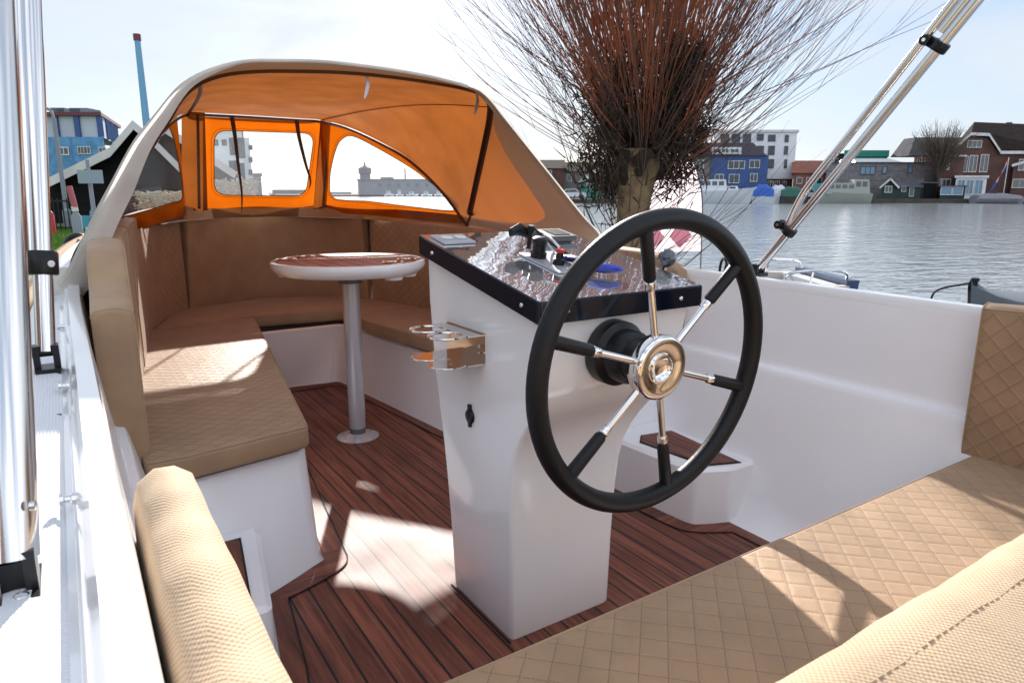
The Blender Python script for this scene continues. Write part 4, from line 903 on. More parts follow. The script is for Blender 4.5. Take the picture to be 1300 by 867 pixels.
# banks
gm, t, p, N_, L_ = new('grassy_ground'); tc_ = N_.new('ShaderNodeTexCoord'); a_ = N_.new('ShaderNodeTexNoise'); a_.inputs['Scale'].default_value = .5; a_.inputs['Detail'].default_value = 9; L_.new(tc_.outputs['Object'], a_.inputs['Vector'])
L_.new(mixc(N_, L_, maprange(N_, L_, a_.outputs['Fac'], .38, .6), (.16,.145,.12), (.085,.16,.02)), p.inputs['Base Color']); p.inputs['Roughness'].default_value = .95
def bank(name, P, z0, z1, mat):
    b = MB(); P = [tuple(q) for q in P]; b.prism(P, z0, z1); o = b.build(name, mat, None, smooth=False); o['kind'] = 'structure'; return o
e2 = lambda px, d: tuple(W3((px-650)/888*d, d, 0))[:2]
bank('near_bank', [(-3000,-60),(-1.0,-60),(-1.0,5.0),(.0,9.5),e2(322,20),e2(330,40),e2(338,80),e2(340,160),e2(338,240),e2(330,330),e2(325,2500),(-3000,2500)], -1.2, .10, gm)
bank('far_bank', [e2(630,97),e2(1800,97),e2(2200,900),e2(1300,2600),e2(340,2600),e2(342,330),e2(352,238),e2(615,228),e2(640,130)], -1.2, .12, G['stone'])
bank('tree_islet', [e2(800+70*math.cos(a*.5236), 9.6+1.7*math.sin(a*.5236)) for a in range(12)], -1.2, -.30, gm)
# generic building
def glazing(b_par, u0, u1, z0, z1, d, fr=G['trim'], gl=G['glass'], mull=1, nm='window', tr=.09):
    f = EB(); w_ = min(tr, (u1-u0)*.12)
    f.box((u0-w_, d-.10, z1), (u1+w_, d, z1+w_)); f.box((u0-w_, d-.12, z0-w_), (u1+w_, d, z0)); f.box((u0-w_, d-.10, z0), (u0, d, z1)); f.box((u1, d-.10, z0), (u1+w_, d, z1))
    for k in range(1, mull+1): uu = u0+(u1-u0)*k/(mull+1); f.box((uu-w_*.4, d-.08, z0), (uu+w_*.4, d-.01, z1))
    o = f.build(nm, fr, b_par, smooth=False)
    EB().box((u0+.001, d-.045, z0+.001), (u1-.001, d-.02, z1-.001)).build('pane', gl, o, smooth=False)
    return o
def building(name, label, cat, x0, x1, yt, yb, d, dep, wall, roof=None, wins=(), group=None, zb=.12, fr=None, gl=None, mull=1, skew=None):
    if skew is None: skew = (x1-650)/888 if x1 < 450 else ((x0-650)/888 if x0 > 850 else 0)
    EB.SK = (skew, d); u0, _ = UZ(x0, yb, d); u1, _ = UZ(x1, yb, d); zt = UZ((x0+x1)/2, yt, d)[1]
    t = ething(name, label, cat, (u0+u1)/2, d+dep/2, zb, group)
    EB().box((u0, d, zb), (u1, d+dep, zt)).build('wall', wall, t, smooth=False)
    if roof:
        kind, mat, yr = roof[:3]; zr = UZ((x0+x1)/2, yr, d+(dep/2 if kind in ('gable_u', 'hip') else 0))[1]; ov = .35; b = EB()
        if kind == 'flat': b.box((u0-.25, d-.25, zt), (u1+.25, d+dep+.25, zr))
        elif kind == 'gable_u':
            b.add([(u0-ov,d-ov,zt-.1),(u1+ov,d-ov,zt-.1),(u1+ov,d+dep+ov,zt-.1),(u0-ov,d+dep+ov,zt-.1),(u0-ov,d+dep/2,zr),(u1+ov,d+dep/2,zr)], [(0,1,5,4),(2,3,4,5),(0,4,3),(1,2,5),(3,2,1,0)])
        elif kind == 'hip':
            h = min((u1-u0)/2-.1, dep/2); b.add([(u0-ov,d-ov,zt),(u1+ov,d-ov,zt),(u1+ov,d+dep+ov,zt),(u0-ov,d+dep+ov,zt),(u0+h*roof[3],d+dep/2,zr),(u1-h*roof[3],d+dep/2,zr)], [(0,1,5,4),(2,3,4,5),(0,4,3),(1,2,5),(3,2,1,0)])
        elif kind == 'gable_f':
            um = (u0+u1)/2+(roof[3] if len(roof) > 3 else 0)
            EB().add([(u0,d+.02,zt),(u1,d+.02,zt),(um,d+.02,zr-.15),(u0,d+dep,zt),(u1,d+dep,zt),(um,d+dep,zr-.15)], [(0,1,2),(5,4,3),(0,2,5,3),(1,4,5,2)]).build('gable', wall, t, smooth=False)
            b.add([(u0-ov,d-ov,zt-.25),(um,d-ov,zr),(u1+ov,d-ov,zt-.25),(u0-ov,d+dep+ov,zt-.25),(um,d+dep+ov,zr),(u1+ov,d+dep+ov,zt-.25),
                   (u0-ov,d-ov,zt-.40),(um,d-ov,zr-.17),(u1+ov,d-ov,zt-.40),(u0-ov,d+dep+ov,zt-.40),(um,d+dep+ov,zr-.17),(u1+ov,d+dep+ov,zt-.40)],
                  [(0,1,4,3),(1,2,5,4),(6,9,10,7),(7,10,11,8),(0,6,7,1),(1,7,8,2),(3,4,10,9),(4,5,11,10),(0,3,9,6),(2,8,11,5)])
            if len(roof) > 4:
                bb = EB(); wd = roof[4]
                for (ua, za, ub, zb2) in ((u0-ov, zt-.25, um, zr), (um, zr, u1+ov, zt-.25)):
                    n_ = Vector((ub-ua, zb2-za)).normalized(); px_, pz_ = n_.y*wd, -n_.x*wd
                    if pz_ > 0: px_, pz_ = -px_, -pz_
                    q = [(ua,za+.03),(ub,zb2+.03),(ub+px_,zb2+pz_),(ua+px_,za+pz_)]
                    bb.add([(a, d-ov-.09, c) for a, c in q]+[(a, d-ov-.01, c) for a, c in q], [(3,2,1,0),(4,5,6,7),(0,1,5,4),(1,2,6,5),(2,3,7,6),(3,0,4,7)])
                bb.build('barge_board', G['trim'], t, smooth=False)
        b.build('roof', mat, t, smooth=False)
    for (a, c, y0, y1, *o) in wins:
        ua = UZ(a, (y0+y1)/2, d)[0]; ub = UZ(c, (y0+y1)/2, d)[0]; za = UZ(a, y1, d)[1]; zc = UZ(a, y0, d)[1]
        glazing(t, ua, ub, za, zc, d-.003, fr or G['trim'], gl or G['glass'], o[0] if o else mull, o[1] if len(o) > 1 else 'window')
    EB.SK = (0, 0); return t
# ---- far right bank, from right to left
t = building('brick_house', 'large dark brick house with half-hipped roof and white eaves by the water', 'house', 1185, 1345, 192, 252, 104, 11, G['brick'], None,
    [(1201,1211,205,217),(1219,1228,199,218),(1231,1240,198,218),(1245,1254,197,218),(1229,1246,179,187,2),(1218,1248,224,233,3),(1190,1212,229,241,2)])
EB.SK = (.6, 104); u0, z0 = UZ(1210, 192, 104); u1, _ = UZ(1266, 192, 104); um, zr = UZ(1240, 161, 104); zt = z0; u2 = UZ(1345,192,104)[0]
EB().add([(u0,104.0,zt-.01),(u1,104.0,zt-.01),(u1-1.6,104,zr-1.6),(u0+2.4,104,zr-1.3),(u0,115,zt-.01),(u1,115,zt-.01),(u1-1.6,115,zr-1.6),(u0+2.4,115,zr-1.3)], [(0,1,2,3),(7,6,5,4),(0,3,7,4),(1,5,6,2),(3,2,6,7)]).build('gable', G['brick'], t, smooth=False)
EB().add([(u0-.6,103.5,zt-.2),(u0+2.3,103.5,zr-.9),(u1-1.5,103.6,zr-1.0),(u1+.5,103.5,zt+.1),(um-.3,106.5,zr+.9),(u2,109.5,zr+.7),(u2,103.5,zt+.1),(u0-.6,116,zt-.2),(u2,116,zt)], [(0,1,4,7),(1,2,4),(2,3,6),(2,6,5,4),(4,5,8,7)]).build('roof', G['dtile'], t, smooth=False)
bb = EB()
for (ua,za,ub,zb2) in ((u0-.7,zt-.25,u0+2.3,zr-.85),(u0+2.3,zr-.85,u1-1.5,zr-.95),(u1-1.5,zr-.95,u1+.5,zt+.1),(u1+.5,zt+.0,u2,zt+.0)):
    bb.add([(ua,103.4,za),(ub,103.4,zb2),(ub,103.4,zb2-.42),(ua,103.4,za-.42),(ua,103.48,za),(ub,103.48,zb2),(ub,103.48,zb2-.42),(ua,103.48,za-.42)], [(3,2,1,0),(4,5,6,7),(0,1,5,4),(2,3,7,6)])
bb.build('eaves', G['trim'], t, smooth=False)
uc, zc = UZ(1261,160,108); EB().box((uc-.5,107.6,zc-1), (uc+.4,108.4,zc+.5)).build('chimney', G['brick'], t, smooth=False); EB.SK = (0, 0)
building('brick_annex', 'flat-roofed brick annex with white cornice left of the large brick house', 'house', 1188, 1218, 199, 252, 103, 6, G['brick'], ('flat', G['trim'], 197), [(1193,1205,202,215),(1190,1206,228,242,2)])
building('conservatory', 'white-framed glass conservatory in front of the brick house', 'conservatory', 1211, 1250, 226, 250, 101.5, 1.8, G['white'], ('flat', G['trim'], 223), [(1216,1224,229,246),(1227,1235,229,246),(1238,1247,229,246)], gl=G['bglass'])
building('brick_house', 'brick house with white-edged gambrel roof cut off at the right edge', 'house', 1281, 1350, 207, 252, 103, 8, G['brick'], ('gable_f', G['dtile'], 196, .5, .35), [(1294,1306,203,216),(1286,1320,228,238,3)])
t = building('old_mansard_building', 'grey mansard-roofed building behind the bare tree', 'house', 1155, 1232, 197, 250, 125, 5, G['redbrick'], None, [(1165,1170,200,206),(1175,1180,200,206)])
ua, zt = UZ(1152,198,125); ub, _ = UZ(1236,198,125); _, zr = UZ(1190,174,125)
EB().add([(ua,124.6,zt),(ub,124.6,zt),(ub,130.6,zt),(ua,130.6,zt),(ua+1.6,126,zr),(ub-.5,126,zr),(ub-.5,129.6,zr),(ua+1.6,129.6,zr)], [(0,1,5,4),(1,2,6,5),(2,3,7,6),(3,0,4,7),(4,5,6,7),(3,2,1,0)]).build('roof', G['gtile'], t, smooth=False)
t = building('striped_office', 'long low office with grey striped panels and blue windows', 'office building', 1046, 1187, 207, 252, 106, 14, G['stripe'], ('flat', G['gtile'], 206), [(1093,1111,212,221,2),(1121,1126,212,220,0),(1153,1158,212,219,0)], fr=G['gtile'], gl=G['bglass'])
ua, zt = UZ(1084,206,107); ub, _ = UZ(1143,206,107); _, zr = UZ(1110,201,107)
EB().add([(ua,106.5,zt),(ub,106.5,zt),(ub,112,zt+.1),(ua,112,zt+.1),(ua+.4,108,zr),(ub-1.2,108,zr),(ub-1.2,112,zr),(ua+.4,112,zr)], [(0,1,5,4),(1,2,6,5),(2,3,7,6),(3,0,4,7),(4,5,6,7)]).build('metal_roof', G['metal'], t, smooth=False)
building('timber_cottage', 'small dark green waterside cottage with white barge boards', 'cottage', 1118, 1138, 236, 251, 99.5, 4, G['dgreen'], ('gable_f', G['gtile'], 226, 0, .22), [(1124,1132,237,244,1)])
building('timber_cottage', 'low dark green cottage wing with grey roof and porch posts', 'cottage', 1139, 1168, 237, 251, 99.8, 4, G['dgreen'], ('gable_u', G['gtile'], 226.5), [(1145,1150,237,243,0),(1155,1160,238,249,0)])
building('shed', 'plain dark shed between the green cottage and the brick annex', 'shed', 1171, 1187, 233, 251, 100, 4, G['black'], ('flat', G['gtile'], 231), [])
building('brick_block', 'far brown block wrapped in green scaffold netting', 'building', 1054, 1080, 197, 250, 135, 10, G['brick'], ('flat', G['dtile'], 195), [(1060,1064,202,208,0),(1068,1072,202,208,0)])
building('netted_building', 'far low building topped with a green-netted storey', 'building', 1068, 1121, 199, 250, 130, 8, G['green'], ('flat', G['green'], 191), [])
building('brick_row', 'low red-brick row with red tiled roof beside the white apartment block', 'house', 1005, 1052, 219, 252, 108, 9, G['redbrick'], ('gable_u', G['tile'], 204), [(1012,1018,226,233,0),(1024,1030,226,233,0),(1037,1043,226,233,0)])
t = building('apartment_block', 'white four-storey apartment block with brick ground floor', 'apartment building', 905, 1008, 168, 219, 112, 12, G['white'], ('flat', G['trim'], 165),
    [(976,984,172,179),(997,1001,172,180,0),(976,983,186,196),(996,1000,186,196,0),(976,982,203,213),(996,999,203,213,0),(962,969,171,178),(944,953,171,180),(930,939,171,180),(916,925,171,180),(962,969,186,196),(962,969,203,213)], zb=3.1, fr=G['gtile'])
ua, zt = UZ(905,219,112); ub = UZ(1008,219,112)[0]; EB().box((ua+.02,112.15,.12), (ub-.02,123.9,3.1)).build('ground_floor', G['brick'], t, smooth=False)
for a, c in ((975,981),(984,989),(994,998)): glazing(t, UZ(a,235,112.1)[0], UZ(c,235,112.1)[0], .5, 2.7, 112.14)
# blue house: steep dark mansard over blue walls
t = building('blue_house', 'cobalt blue waterside house with dark steep roof and long dormer', 'house', 900, 972, 197, 252, 103, 8, G['blue'], None, [(952,964,204,213,1),(953,961,221,230,1),(925,945,205,214,2),(926,938,222,232,1),(908,918,222,232,1)])
ua, zt = UZ(862,198,103); ub = UZ(973,198,103)[0]; um, zr = UZ(962,180,103); 
EB().add([(ua,102.6,zt),(ub,102.6,zt),(ub,111.4,zt),(ua,111.4,zt),(ua+1,105,zr),(um,105,zr),(um,110,zr),(ua+1,110,zr)], [(0,1,5,4),(1,2,6,5),(2,3,7,6),(3,0,4,7),(4,5,6,7),(3,2,1,0)]).build('roof', G['navy'], t, smooth=False)
ua, z1 = UZ(905,187,102.8); ub, z2 = UZ(941,196,102.8); EB().box((ua,102.75,z2), (ub,104.6,z1)).build('dormer', G['trim'], t, smooth=False)
for a, c in ((907,915),(917,925),(928,938)): glazing(t, UZ(a,190,102.7)[0], UZ(c,190,102.7)[0], z2+.25, z1-.3, 102.74)
building('grey_house', 'dark grey-brown end of terrace left of the blue house', 'house', 862, 900, 198, 252, 103.2, 8, G['greybrick'], None, [(868,876,204,214,1),(884,893,204,214,1),(868,876,224,236,1),(884,893,222,232,1)])
building('brick_terrace', 'dark brick terrace seen between the hood and the willow', 'house', 640, 716, 213, 252, 115, 9, G['brick'], ('gable_u', G['dtile'], 203), [(650,655,217,225,0),(665,670,217,225,0),(680,685,217,225,0),(695,700,217,225,0)])
building('brick_terrace', 'long brown brick terrace with dark roof behind the willow trunk', 'house', 712, 862, 217, 252, 118, 9, G['greybrick'], ('gable_u', G['dtile'], 206), [(720,725,222,230,0),(738,743,222,230,0),(845,851,222,230,0)])
building('green_shed', 'green and white boat shed left of the willow trunk', 'shed', 741, 763, 228, 252, 104, 5, G['green'], ('gable_f', G['gtile'], 214, .8, .25), [(745,750,233,240,0)])
building('glass_pavilion', 'dark glass-fronted floating pavilion below the brick house', 'pavilion', 1193, 1224, 237, 252, 98.6, 3, G['dgreen'], ('flat', G['gtile'], 235.6), [(1195,1208,238,247,0),(1210,1222,238,247,0)], gl=G['bglass'], zb=-.1)
# ---- cars and small boats along the far quay
def hullmesh(u0, u1, d, wz, zt, beam, bow=1, mat=None, t=None, nm='hull'):
    n = 14; rows = []
    for k in range(n+1):
        s_ = k/n; u = u0+(u1-u0)*s_; q = s_ if bow > 0 else 1-s_; w_ = beam/2*(1-max(0, (q-.5)/.5)**2.2)*(.86+.14*min(1, q*4)); sh = .35*(q**2.5)*(zt-wz)
        rake = (.10*(u1-u0)*q**3)*(1 if bow > 0 else -1)
        rows.append([(u+rake, d-w_, zt+sh), (u+rake*.4, d-w_*.86, (zt+wz)/2), (u, d-w_*.6, wz-.05), (u, d+w_*.6, wz-.05), (u+rake*.4, d+w_*.86, (zt+wz)/2), (u+rake, d+w_, zt+sh), (u+rake, d, zt+sh+.02)])
    b = EB(); b.grid(rows, closed=True); b.f.append(tuple(range(6, -1, -1))); b.f.append(tuple(n*7+j for j in range(7))); return b.build(nm, mat, t, angle=60)
def cover(b, u0, u1, d, z0, z1, wd, lumps=3):
    n = 12; rows = []
    for k in range(n+1):
        s_ = k/n; u = u0+(u1-u0)*s_; h = (z1-z0)*(math.sin(math.pi*min(.96, max(.04, s_)))**.22)*(1-.12*math.sin(lumps*math.pi*s_)**2)
        rows.append([(u, d-wd/2, z0), (u, d-wd*.45, z0+h*.72), (u, d-wd*.2, z0+h*.95), (u, d+wd*.2, z0+h), (u, d+wd*.45, z0+h*.72), (u, d+wd/2, z0)])
    b.grid(rows); b.f.append(tuple(range(5, -1, -1))); return b
def far_boat(label, x0, x1, d, yt, yh, mat, cab=None, cabmat=None, cat='boat', bow=1, tarp=None, name='moored_boat', ybot=257):
    ua = UZ(x0, 252, d)[0]; ub = UZ(x1, 252, d)[0]; t = ething(name, label, cat, (ua+ub)/2, d, WATER)
    zt = UZ((x0+x1)/2, yh, d)[1]; hullmesh(ua, ub, d, WATER, zt, min(3, (ub-ua)*.36), bow, mat, t)
    ztop = UZ((x0+x1)/2, yt, d)[1]
    if cab:
        for (a, c, f_) in cab:
            A, B2 = ua+(ub-ua)*a, ua+(ub-ua)*c; b = EB(); h = zt+(ztop-zt)*f_
            b.add([(A,d-.95,zt-.05),(B2,d-.95,zt-.05),(B2,d+.95,zt-.05),(A,d+.95,zt-.05),(A+.15,d-.8,h),(B2-.25,d-.8,h),(B2-.25,d+.8,h),(A+.15,d+.8,h)], [(0,1,5,4),(1,2,6,5),(2,3,7,6),(3,0,4,7),(4,5,6,7)]); o = b.build('cabin', cabmat or G['boatwhite'], t, smooth=False)
            g = EB(); k = max(1, int((B2-A)/.9))
            for q in range(k):
                q0 = A+.35+(B2-A-.6)*q/k; q1 = q0+(B2-A-.6)/k*.75; zz0 = zt+(h-zt)*.5; zz1 = zt+(h-zt)*.85; g.add([(q0,d-.90,zz0),(q1,d-.90,zz0),(q1,d-.84,zz1),(q0,d-.84,zz1),(q0,d-.84,zz0),(q1,d-.84,zz0),(q1,d-.78,zz1),(q0,d-.78,zz1)], [(0,1,2,3),(0,3,7,4),(1,5,6,2),(3,2,6,7)])
            g.build('cabin_windows', G['glass'], o, smooth=False)
    if tarp: cover(EB(), ua+(ub-ua)*.03, ub-(ub-ua)*.12, d, zt-.05, ztop, min(3, (ub-ua)*.36)).build('cover', tarp, t)
    return t
far_boat('white and pale blue cabin cruiser moored in front of the blue house', 868, 952, 95.5, 228, 243, G['boatwhite'], [(.15,.62,1.0),(.62,.8,.45)])
far_boat('small boat under a bright blue tarpaulin', 954, 984, 95.8, 233, 249, G['boatwhite'], tarp=G['tarpb'])
far_boat('boat with white cover beside the blue tarpaulin boat', 975, 1002, 96.4, 234, 249, G['boatwhite'], tarp=G['boatwhite'])
far_boat('boat under a dark green tarpaulin', 990, 1023, 95.9, 236, 249, G['stone'], tarp=G['tarpg'])
far_boat('old grey-green workboat with wheelhouse behind the steel tubes', 1038, 1103, 95.6, 228, 246, simple('workboat_paint', (.30,.33,.28), .6), [(.1,.7,.75),(.62,.95,1.0)], simple('workboat_cabin', (.33,.35,.31), .6), bow=-1)
far_boat('low dark boat under a grey cover, moored below the large brick house', 1236, 1298, 95.6, 245, 252, G['sand'], tarp=G['sand'])
building('houseboat', 'white houseboat behind the cabin cruiser', 'houseboat', 862, 905, 238, 254, 97.5, 2.4, G['white'], ('flat', G['trim'], 237), [(865,870,241,247,0),(874,879,241,247,0),(883,888,241,247,0)], zb=-.4)
t = building('storage_container', 'turquoise container stacked on a blue one on the quay', 'container', 1030, 1048, 233, 243, 98.5, 2.4, G['turq'], None, [], zb=UZ(1039,243,98.5)[1])
ua, ub = UZ(1030,250,98.4)[0], UZ(1044,250,98.4)[0]; EB().box((ua,98.4,.12), (ub,100.8,UZ(1039,243.2,98.5)[1]-.02)).build('storage_container', G['blue'], None, ('blue container standing on the quay under the turquoise one', 'container'), smooth=False)
def car(x, d, ywb, label, mat, ln=4.2, sg=1):
    u = UZ(x, 250, d)[0]; t = ething('parked_car', label, 'car', u, d, .12); P = [(-2.1,.35),(-2.05,.75),(-1.3,.85),(-.75,1.35),(.55,1.38),(1.25,.92),(2.0,.78),(2.1,.4),(2.05,.28),(-2.05,.28)]
    b = EB(); n = len(P); b.add([(u+sg*a, d-.85, .12+z) for a, z in P]+[(u+sg*a, d+.85, .12+z) for a, z in P], [tuple(range(n)), tuple(range(2*n-1, n-1, -1))]+[(i, n+i, n+(i+1) % n, (i+1) % n) for i in range(n)]); b.build('body', mat, t, smooth=False)
    b = EB(); Q = [(-1.15,.88),(-.72,1.28),(.5,1.30),(1.0,.92)]; b.add([(u+sg*a, d-.87, .12+z) for a, z in Q]+[(u+sg*a, d-.84, .12+z) for a, z in Q], [(0,1,2,3),(7,6,5,4),(0,4,5,1),(1,5,6,2),(2,6,7,3)]); b.build('side_window', G['glass'], t, smooth=False)
    for a in (-1.3,1.3):
        b = EB(); b.lathe([(0,-.1),(.31,-.1),(.31,.1),(0,.1)], (u+a, d-.80, .43), (0,1,0), 16); b.build('wheel', M['black'], t)
car(725, 99, 0, 'white car parked on the far quay, right of the brick terrace', G['boatwhite']); car(712, 99.2, 0, 'dark grey car parked at the hood end of the far quay', G['gtile'], sg=-1)
car(779, 99, 0, 'silver-blue car parked on the far quay beside the willow trunk', simple('silver_paint', (.35,.40,.48), .3)); car(1022, 98.6, 0, 'pale car parked on the quay left of the containers', G['boatwhite'], sg=-1)
# bare tree, flag
def bare_tree(label, x, yb, yt, d, spread, n=120, name='bare_tree', group=None):
    u, _ = UZ(x, yb, d); zt = UZ(x, yt, d)[1]; t = ething(name, label, 'tree', u, d, .12, group); H_ = zt-.12; rnd = random.Random(x)
    b = EB(); b.tube([(u,d,.12),(u+.05,d,.12+H_*.2),(u,d,.12+H_*.36)], [.30,.22,.18], 8); b.build('trunk', M['dbrown'], t)
    b = EB()
    for k in range(n):
        a = rnd.uniform(0, 6.28); s_ = rnd.uniform(.12, 1)**.8*spread; st = .12+H_*rnd.uniform(.22,.5); top = .12+H_*rnd.uniform(.72,1.0)*(1-.22*(s_/spread)**2)
        e = (u+math.cos(a)*s_, d+math.sin(a)*s_*.7, top); P = crom([(u,d,st),(u+math.cos(a)*s_*.35,d+math.sin(a)*s_*.25,st+(top-st)*.35),(u+math.cos(a)*s_*.75,d+math.sin(a)*s_*.5,st+(top-st)*.7),e], 6)
        b.tube(P, [.085,.06,.045,.03,.02,.01], 3, cap=False)
        for q in range(3):
            p_ = P[rnd.randint(2, 4)]; e2_ = p_+Vector((rnd.uniform(-1,1), rnd.uniform(-.6,.6), rnd.uniform(.3,1.6)))*.75; b.tube([p_, e2_], [.022,.008], 3, cap=False)
    b.build('branches', simple('bare_twigs', (.10,.075,.055), .9), t); return t
bare_tree('bare spreading tree in front of the grey mansard building', 1188, 250, 145, 101.5, 5.0, 260)
t = ething('flagpole', 'white flagpole with a limp red, white and blue flag by the brick house', 'flag', UZ(1279,250,98)[0], 98, .12)
u, zt = UZ(1281,200,98); b = EB(); b.tube([(u,98,.12),(u,98,zt)], .06, 8); b.build('pole', G['trim'], t)
for k, (nm, c) in enumerate((('red_stripe',(.45,.03,.03)),('white_stripe',(.75,.75,.75)),('blue_stripe',(.02,.08,.35)))):
    b = EB(); z1_ = UZ(1279,202,98)[1]; rows = [[(u-.08-.13*q*(1+k*.6)-.1*math.sin(q*1.5), 98+.12*math.sin(q*2.1+k), z1_-.35*k-.36*q-.1*k*q) for q in range(6)], [(u-.08-.13*q*(1+(k+1)*.6)-.1*math.sin(q*1.5), 98+.12*math.sin(q*2.1+k+1), z1_-.35*(k+1)-.42*q-.1*(k+1)*q) for q in range(6)]]; b.grid(rows)
    b.build(nm, simple(nm, c, .8), t)
# ---- hazy distance seen through the clear windows
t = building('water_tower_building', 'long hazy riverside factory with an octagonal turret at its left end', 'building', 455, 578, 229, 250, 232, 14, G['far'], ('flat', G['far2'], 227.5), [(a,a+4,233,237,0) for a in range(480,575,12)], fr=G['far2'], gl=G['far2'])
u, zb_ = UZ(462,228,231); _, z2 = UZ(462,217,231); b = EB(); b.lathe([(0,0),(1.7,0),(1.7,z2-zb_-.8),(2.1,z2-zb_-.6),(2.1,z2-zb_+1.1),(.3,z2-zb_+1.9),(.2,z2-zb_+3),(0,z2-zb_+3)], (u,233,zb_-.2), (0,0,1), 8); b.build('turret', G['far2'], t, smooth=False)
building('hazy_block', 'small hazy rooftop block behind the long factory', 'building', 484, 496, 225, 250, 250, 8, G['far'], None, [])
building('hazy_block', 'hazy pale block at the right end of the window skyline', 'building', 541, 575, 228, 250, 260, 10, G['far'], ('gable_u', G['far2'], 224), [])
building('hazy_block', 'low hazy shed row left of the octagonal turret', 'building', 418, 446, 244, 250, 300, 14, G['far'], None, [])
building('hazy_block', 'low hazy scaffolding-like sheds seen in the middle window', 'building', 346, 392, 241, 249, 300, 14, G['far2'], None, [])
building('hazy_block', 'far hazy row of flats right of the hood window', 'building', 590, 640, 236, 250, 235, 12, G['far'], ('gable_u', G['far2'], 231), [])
t = ething('radio_mast', 'thin mast rising behind the long hazy factory', 'mast', UZ(514,228,245)[0], 245, .12); u, zt = UZ(514,214,245); b = EB(); b.tube([(u,245,.12),(u,245,zt)], [.35,.2], 6); b.build('mast', G['far2'], t)
for k, (x0, x1, yt) in enumerate(((488,500,244),(503,512,243),(516,530,245),(535,548,244.5),(552,562,244),(566,580,245.5))):
    far_boat(('white cruiser moored under the far factory, leftmost of the row','small white cabin boat, second in the far row','white motor boat, third in the far row','pale cabin boat, fourth in the far row','small white boat, fifth in the far row','white boat at the right end of the far row')[k], x0, x1, 222-k*2, yt-1.5, 247.5, G['boatwhite'], [(.25,.7,1)], name='moored_boat')
for x in (600, 612, 626): bare_tree('bare tree on the hazy far bank, %s' % {600:'leftmost of three', 612:'middle of three', 626:'rightmost of three'}[x], x, 250, 226, 225, 5, 40, group='bare trees on the hazy far bank')
# ---- near bank on the port side
t = building('wooden_barn', 'black boarded barn with white barge boards and broad gable', 'barn', 66, 252, 231, 300, 22, 9, G['black'], None, [], zb=.10, skew=-.45); EB.SK = (-.45, 22)
ua, zt = UZ(63,229,22); ub, _ = UZ(252,229,22); P = [(UZ(60,231,22)),(UZ(141,191,22)),(UZ(170,157,22)),(UZ(191,174,22)),(UZ(235,218,22)),(UZ(256,232,22))]
zw = UZ(160,231,22)[1]
b = EB(); b.add([(P[0][0],22.0,zw)]+[(q[0],22.0,q[1]-.12) for q in P[1:5]]+[(P[5][0],22.0,zw)]+[(P[0][0],31.0,zw)]+[(q[0],31.0,q[1]-.12) for q in P[1:5]]+[(P[5][0],31.0,zw)], [(0,5,4,3,2,1),(6,7,8,9,10,11)]+[(k,k+1,k+7,k+6) for k in range(5)]); b.build('gable', G['black'], t, smooth=False)
b = EB(); c2_ = EB()
for q0, q1 in zip(P, P[1:]):
    b.add([(q0[0],21.6,q0[1]+.02),(q1[0],21.6,q1[1]+.02),(q1[0],31.4,q1[1]+.02),(q0[0],31.4,q0[1]+.02),(q0[0],21.6,q0[1]-.08),(q1[0],21.6,q1[1]-.08),(q1[0],31.4,q1[1]-.08),(q0[0],31.4,q0[1]-.08)], [(0,1,2,3),(7,6,5,4),(0,3,7,4),(1,5,6,2),(2,6,7,3)])
    c2_.add([(q0[0],21.50,q0[1]+.05),(q1[0],21.50,q1[1]+.05),(q1[0],21.50,q1[1]-.22),(q0[0],21.50,q0[1]-.22),(q0[0],21.58,q0[1]+.05),(q1[0],21.58,q1[1]+.05),(q1[0],21.58,q1[1]-.22),(q0[0],21.58,q0[1]-.22)], [(3,2,1,0),(4,5,6,7),(0,1,5,4),(2,3,7,6)])
b.build('roof', G['tile'], t, smooth=False); c2_.build('barge_board', G['trim'], t, smooth=False); EB.SK = (0, 0)
building('wooden_barn', 'second dark barn, its white-edged gable seen behind the first through the hood windows', 'barn', 150, 296, 213, 262, 33, 7, G['brown'], ('gable_f', G['tile'], 160, -.1, .3), [], zb=.10, skew=-.36)
building('wooden_barn', 'low barn with a white-edged red roof beside the reeds in the middle window', 'barn', 262, 322, 246, 262, 44, 6, G['brown'], ('gable_f', G['tile'], 222, -.4, .22), [], zb=.10, skew=-.36)
t = building('tower_block', 'tall pale stepped apartment tower seen in the middle window', 'apartment building', 262, 314, 165, 262, 95, 16, G['white'], ('flat', G['redbrick'], 160), [(282,287,178,184,0),(292,300,176,196,2),(303,310,176,200,1),(292,300,205,225,1),(303,310,208,228,1),(270,276,178,184,0)], zb=.1, fr=G['gtile'])
building('tower_block', 'lower stepped wing to the right of the pale apartment tower', 'apartment building', 314, 323, 175, 262, 99, 14, G['white'], None, [(316,320,185,190,0),(316,320,200,206,0),(316,320,216,222,0)], zb=.1, fr=G['gtile'])
building('grey_block', 'dark hazy block at the foot of the pale apartment tower', 'building', 319, 334, 222, 262, 130, 12, G['far2'], ('flat', G['far'], 220), [(322,325,226,230,0),(328,331,226,230,0)], zb=.1)
